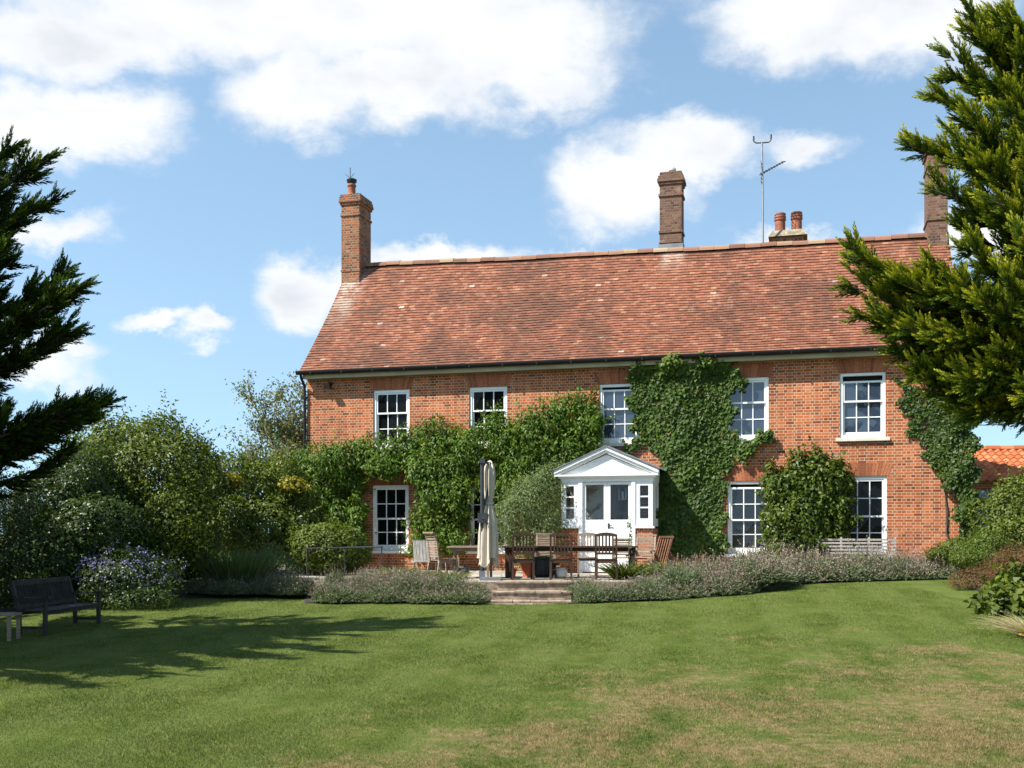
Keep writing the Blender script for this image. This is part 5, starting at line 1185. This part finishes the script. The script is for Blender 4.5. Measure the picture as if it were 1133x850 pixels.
arched_chair('dark arched-back chair nearest the parasol, its back to the lawn', ((578 - CX) / F * 24.5, 24.55, TZ), R(4), M_TEAKD, GC)
arched_chair('dark arched-back chair at the top of the steps, middle of the near three', ((621 - CX) / F * 24.4, 24.5, TZ), R(-3), M_TEAKD, GC)
arched_chair('dark arched-back chair in front of the porch door handle', ((671 - CX) / F * 24.4, 24.45, TZ), R(-6), M_TEAKD, GC)
arched_chair('pale weathered arched-back chair on the far side of the table', ((650 - CX) / F * 26.6, 26.5, TZ), R(176), M_TEAK, GC)
GS = 'slatted reclining chairs round the table'
slatted_chair('weathered slatted chair between the two left dark chairs, across the table', ((603 - CX) / F * 26.8, 26.8, TZ), R(175), M_TEAK, GS, top=1.03)
slatted_chair('weathered slatted chair at the right end of the table', ((711 - CX) / F * 26.0, 25.9, TZ), R(160), M_TEAK, GS, top=1.0)
slatted_chair('weathered slatted chair across the table, partly behind the front door chair', ((690 - CX) / F * 26.8, 26.8, TZ), R(178), M_TEAK, GS, top=.9)
slatted_chair('tall slatted chair with a curled top rail at the left end of the small table', ((489 - CX) / F * 24.9, 25.0, TZ), R(-58), M_TEAK, GS, lean=.12, arms=False, top=1.06, curl=True)
# folded deck chair leaning at the right end, steamer chair at the left end
t = thing('folded_chair', 'red-brown folded wooden chair leaning by the right end of the table', 'chair', ((731 - CX) / F * 25.6, 25.6, TZ), R(-8))
mb = MB()
for x in (-.15, .15): mb.bar((x - .12, -.02, .0), (x + .14, .18, .98), .04, .035)
mb.bar((-.03, .17, .96), (.31, .17, .96), .04, .05); mb.bar((-.24, .0, .06), (.06, .0, .06), .04, .04); mb.build('frame', M_TEAKB, t)
mb = MB()
for i in range(5): o = -.112 + i * .056; mb.bar((o - .09, .0, .12), (o + .12, .165, .92), .05, .012)
mb.build('slat_panel', M_TEAKB, t)
t = thing('steamer_chair', 'low weathered steamer chair with an upright plank back, left of the slatted end chair', 'chair', ((472 - CX) / F * 25.8, 25.9, TZ), R(14))
for sx_ in (-1, 1):
    leg(t, sx_ * .27, .2, sx_ * .27, .25, .38, m=M_GREYWOOD); leg(t, sx_ * .27, -.35, sx_ * .27, -.4, .36, m=M_GREYWOOD)
mb = MB()
for i in range(7): x = -.26 + i * .076; mb.bar((x + .02, .22, .36), (x + .02, .42, .86), .066, .018)
mb.bar((-.28, .43, .87), (.28, .43, .87), .04, .04); mb.build('backrest', M_GREYWOOD, t)
mb = MB()
for i in range(9): y = -.5 + i * .08; mb.box(-.36, .28, y, y + .06, .36, .385)
mb.build('seat', M_GREYWOOD, t)

# closed parasol
px_ = (533.5 - CX) / F * 24.3
t = thing('parasol', 'closed cream cantilever parasol on a dark pole beside the dining table', 'parasol', (px_, 24.3, TZ))
mb = MB(); mb.tube([(0, 0, .05), (0, 0, 2.7)], .045, 10); mb.box(-.06, .06, -.06, .06, 2.62, 2.72); mb.build('pole', M_DARKSTEEL, t)
mb = MB(); mb.box(-.10, .12, -.08, .08, 1.28, 1.5); mb.tube([(0, -.08, 1.38), (.06, -.16, 1.38), (.06, -.16, 1.28)], .014, 6); mb.build('crank', M_DARKSTEEL, t)
mb = MB(); mb.bar((.0, 0, 2.66), (.2, .1, 2.6), .05, .05); mb.bar((.02, 0, 1.52), (.2, .1, 2.35), .035, .035); mb.build('arm', M_DARKSTEEL, t)
prof = [(.35, .26), (.42, .235), (.7, .24), (1.0, .235), (1.3, .20), (1.55, .13), (1.72, .085), (1.85, .10), (2.1, .135), (2.4, .145), (2.55, .12), (2.66, .06), (2.69, .02)]
nseg = 64; mb = MB(); i0 = 0; V = []
for (z, r_) in prof:
    for q in range(nseg):
        a = 2 * math.pi * q / nseg; fold = 1 + .30 * math.sin(a * 8 + z * .9) * min(1, r_ / .1) + .12 * math.sin(a * 13 + z * 2)
        sag = -.22 * (.5 + .5 * math.sin(a * 3 + 1.1)) if z < .5 else 0
        V.append((.17 + r_ * fold * math.cos(a) * .74 - .05 * (2.7 - z) / 2.3, .14 + r_ * fold * math.sin(a) * .9, z + sag + .15 * (z < .6)))
mb.v = V
for j in range(len(prof) - 1):
    for q in range(nseg): a0 = j * nseg + q; a1 = j * nseg + (q + 1) % nseg; mb.f.append((a0, a1, a1 + nseg, a0 + nseg)); mb.r.append(.5); mb.mi.append(0)
mb.build('canopy', M_CANVAS, t, smooth=True)
mb = MB()
for q in range(17): a = 2 * math.pi * q / 16; V_ = (.145 + .10 * math.cos(a), .14 + .10 * math.sin(a), 1.72); mb.v.append(V_)
pts = mb.v[:]; mb.v = []; mb.tube(pts, .018, 6); mb.build('strap', M_CANVAS, t)
mb = MB(); mb.box(-.05, .42, -.26, .26, .002, .06); mb.box(-.07, .07, -.07, .07, .06, .2); mb.build('base_slab', M_SLATEPOT, t)

# pots and ornaments on the terrace
def pot(name, label, loc, prof, m, plant=None):
    t = thing(name, label, 'pot', loc); mb = MB(); mb.lathe((0, 0, 0), prof, 22); mb.build('pot_body', m, t, smooth=False)
    rt = prof[-1][0]; mb = MB(); mb.lathe((0, 0, prof[-1][1] - .002), [(rt * .96, 0), (rt * .3, .02)], 16); mb.build('soil', M_SOIL, t)
    return t
pot('flower_pot', 'bright terracotta flower pot under the dining table', W(585, 0, 26.0)[:2] + (TZ,), [(.13, 0), (.17, .2), (.175, .26), (.20, .265), (.20, .33), (.17, .335)], M_POT2)
pot('small_flower_pot', 'small reddish flower pot left of the larger terracotta pot', W(566, 0, 26.2)[:2] + (TZ,), [(.09, 0), (.12, .15), (.135, .155), (.135, .2), (.11, .2)], M_POT2)
pot('glazed_planter', 'tall dark glazed planter behind the middle dark chair', W(600, 0, 26.0)[:2] + (TZ,), [(.15, 0), (.2, .05), (.23, .25), (.22, .42), (.25, .44), (.25, .48), (.21, .48)], M_DARKSTEEL)
pot('slate_pot', 'blue-grey pot under the small teak table', W(512, 0, 25.4)[:2] + (TZ,), [(.1, 0), (.15, .1), (.16, .22), (.18, .24), (.18, .27), (.15, .27)], M_SLATEPOT)
pot('white_pot', 'round white glazed pot beside the dark ornament at the step top', W(619, 0, 25.2)[:2] + (TZ,), [(.09, 0), (.16, .05), (.185, .12), (.17, .19), (.12, .23), (.13, .25), (.1, .25)], M_GLAZED)
# dark seated ornament: one skinned body
t = thing('garden_ornament', 'small black seated ornament behind the middle dark chair', 'ornament', W(612, 0, 25.0)[:2] + (TZ,))
me = bpy.data.meshes.new('body')
vs = [(0, 0, .10), (-.03, 0, .2), (.0, 0, .30), (.03, 0, .37), (.10, 0, .36), (.15, 0, .345), (-.06, 0, .06), (.05, .05, .12), (.07, .05, .03), (.05, -.05, .12), (.07, -.05, .03), (.01, .035, .43), (.01, -.035, .43)]
ed = [(0, 1), (1, 2), (2, 3), (3, 4), (4, 5), (0, 6), (1, 7), (7, 8), (1, 9), (9, 10), (3, 11), (3, 12)]
me.from_pydata(vs, ed, []); o = link('body', me, M_BLACK, t)
sk = o.modifiers.new('skin', 'SKIN'); rad = [.10, .085, .06, .058, .04, .022, .09, .03, .025, .03, .025, .016, .016]
for v, r_ in zip(me.skin_vertices[0].data, rad): v.radius = (r_, r_)
me.skin_vertices[0].data[0].use_root = True
sb = o.modifiers.new('subdivision', 'SUBSURF'); sb.levels = 2; sb.render_levels = 2

# low metal rail in front of the left ground floor window
t = thing('garden_rail', 'low thin black metal rail in front of the left ground floor window', 'rail', (0, 0, 0))
a_ = Vector(W(338, 607, 26.3)); b_ = Vector(W(424, 605, 26.6)); mb = MB(); mb.tube([a_, b_], .022, 6); mb.build('top_rail', M_DARKSTEEL, t)
for f in (.02, .5, .98): c_ = a_.lerp(b_, f); mb = MB(); mb.tube([(c_.x, c_.y, TZ - .05), c_], .016, 6); mb.build('post', M_DARKSTEEL, t)
t.location = (a_.x, a_.y, TZ)
for ch_ in t.children: ch_.location = (-a_.x, -a_.y, -TZ)

# wooden bench and side table under the cypress; faces +x, length along y
def wood_bench(label, loc, rz, L_, m):
    t = thing('garden_bench', label, 'bench', loc, rz)
    for sy_ in (-1, 1):
        MB().bar((.25, sy_ * (L_ / 2 - .04), 0), (.25, sy_ * (L_ / 2 - .04), .64), .06, .06).build('leg', m, t)
        MB().bar((-.22, sy_ * (L_ / 2 - .04), 0), (-.24, sy_ * (L_ / 2 - .04), .44), .06, .06).bar((-.24, sy_ * (L_ / 2 - .04), .44), (-.38, sy_ * (L_ / 2 - .04), .97), .06, .055).build('leg', m, t)
        mb = MB(); pts = [(-.30, .64), (-.15, .665), (.05, .65), (.2, .655), (.30, .68), (.34, .665)]
        for (a, za), (b_, zb) in zip(pts[:-1], pts[1:]): mb.bar((a, sy_ * (L_ / 2 - .04), za), (b_ + .005, sy_ * (L_ / 2 - .04), zb), .075, .035)
        mb.build('armrest', m, t)
        MB().bar((.25, sy_ * (L_ / 2 - .04), .14), (-.22, sy_ * (L_ / 2 - .04), .14), .03, .05).build('stretcher', m, t)
    mb = MB()
    for i in range(6): x = -.20 + i * .085; mb.box(x, x + .07, -L_ / 2 + .02, L_ / 2 - .02, .425, .447)
    mb.box(.235, .265, -L_ / 2 + .07, L_ / 2 - .07, .36, .42); mb.box(-.255, -.225, -L_ / 2 + .07, L_ / 2 - .07, .36, .42); mb.build('seat', m, t)
    mb = MB(); mb.bar((-.375, -L_ / 2 + .06, .92), (-.375, L_ / 2 - .06, .92), .04, .10); mb.bar((-.26, -L_ / 2 + .06, .50), (-.26, L_ / 2 - .06, .50), .035, .06)
    n = int(L_ / .085)
    for i in range(n): y = -L_ / 2 + .1 + (L_ - .2) * i / (n - 1); mb.bar((-.268, y, .52), (-.362, y, .89), .014, .042)
    mb.build('backrest', m, t); return t
wood_bench('dark weathered wooden garden bench in the shade at the lawn edge', (-7.12, 17.1, gnd(-7.1, 17.1) - .01), R(-4), 1.85, M_OLDBENCH).scale = (.84, 1.0, .84)
t = thing('side_table', 'low pale wooden side table next to the shaded bench', 'table', (-7.42, 15.7, gnd(-7.4, 15.7) - .005), R(5))
mb = MB()
for i in range(5): y = -.22 + i * .09; mb.box(-.28, .24, y, y + .078, .36, .385)
mb.build('tabletop', M_TEAK, t)
for sx_ in (-1, 1):
    for sy_ in (-1, 1): leg(t, sx_ * .2, sy_ * .18, sx_ * .2, sy_ * .18, .36, .045, M_TEAK)
# grey slatted bench below the right-hand window
u, z, Yd = FP(947, 598, -.95); X = H(u, -.95, TZ)
t = thing('slatted_bench', 'silver-grey slatted bench against the wall below the right-hand window', 'bench', X, -TH); L_ = 1.95
mb = MB()
for i in range(5): z = .52 + i * .085; mb.box(-L_ / 2, L_ / 2, .27 + i * .012, .29 + i * .012, z, z + .05)
for x in (-L_ / 2 + .03, -.02 - L_ / 6, L_ / 6, L_ / 2 - .03): mb.bar((x, .30, .42), (x, .345, .95), .05, .03)
mb.build('backrest', M_GREYWOOD, t)
mb = MB()
for i in range(6): y = -.2 + i * .075; mb.box(-L_ / 2, L_ / 2, y, y + .055, .42, .445)
mb.build('seat', M_GREYWOOD, t)
for sx_ in (-1, 1):
    for y in (-.18, .26): leg(t, sx_ * (L_ / 2 - .06), y, sx_ * (L_ / 2 - .06), y, .42, .05, M_GREYWOOD)
    mb = MB(); mb.bar((sx_ * (L_ / 2 - .06), -.2, .62), (sx_ * (L_ / 2 - .06), .31, .64), .05, .03); mb.bar((sx_ * (L_ / 2 - .06), -.18, .42), (sx_ * (L_ / 2 - .06), -.18, .62), .04, .04); mb.build('armrest', M_GREYWOOD, t)

# ------------------------------------------------------------------ grass blades over the part of the lawn one sees
NB = 800000
Yb = np.exp(rng.uniform(math.log(6.6), math.log(25.6), NB)); Xb = rng.uniform(-.56, .56, NB) * Yb
ok = ~((Yb > 22.3) & (Xb > -4.5) & (Xb < -.6)) & ~((Yb > 22.55) & (Xb >= -.75) & (Xb < 5.2)) & ~((Yb > 24.6 ) & (Xb > 5.2)) & ~((Yb > 23.6) & (Xb < -4.5) & (Xb > -7))
ok &= ~((Xb < -6.8) & (Yb > 20.4)) & ~((Xb > 9.4) & (Yb > 20)) & ~((Xb > 8.4) & (Yb > 16.5))
ok &= ~((Yb > 22.6) & (Xb > 4.6) & (Xb < 5.3) & (Yb - 22.6 > (5.3 - Xb)))
Xb, Yb = Xb[ok], Yb[ok]; NB = len(Xb); Zb = lawn_z(Xb, Yb)
D = unit(np.stack([rng.normal(size=NB) * .55, rng.normal(size=NB) * .55, np.ones(NB)], 1)); Ls = rng.uniform(.012, .030, NB) * (1 + .35 * np.sin(Xb * 2.1) * np.sin(Yb * 1.7)); wd = .0020 + .00036 * Yb
V = blade_tris(np.stack([Xb, Yb, Zb - .004], 1), D, Ls, wd)
tag(link('grass', np_mesh('grass', V, 3, rng.random(NB)), M_BLADE), kind='stuff')
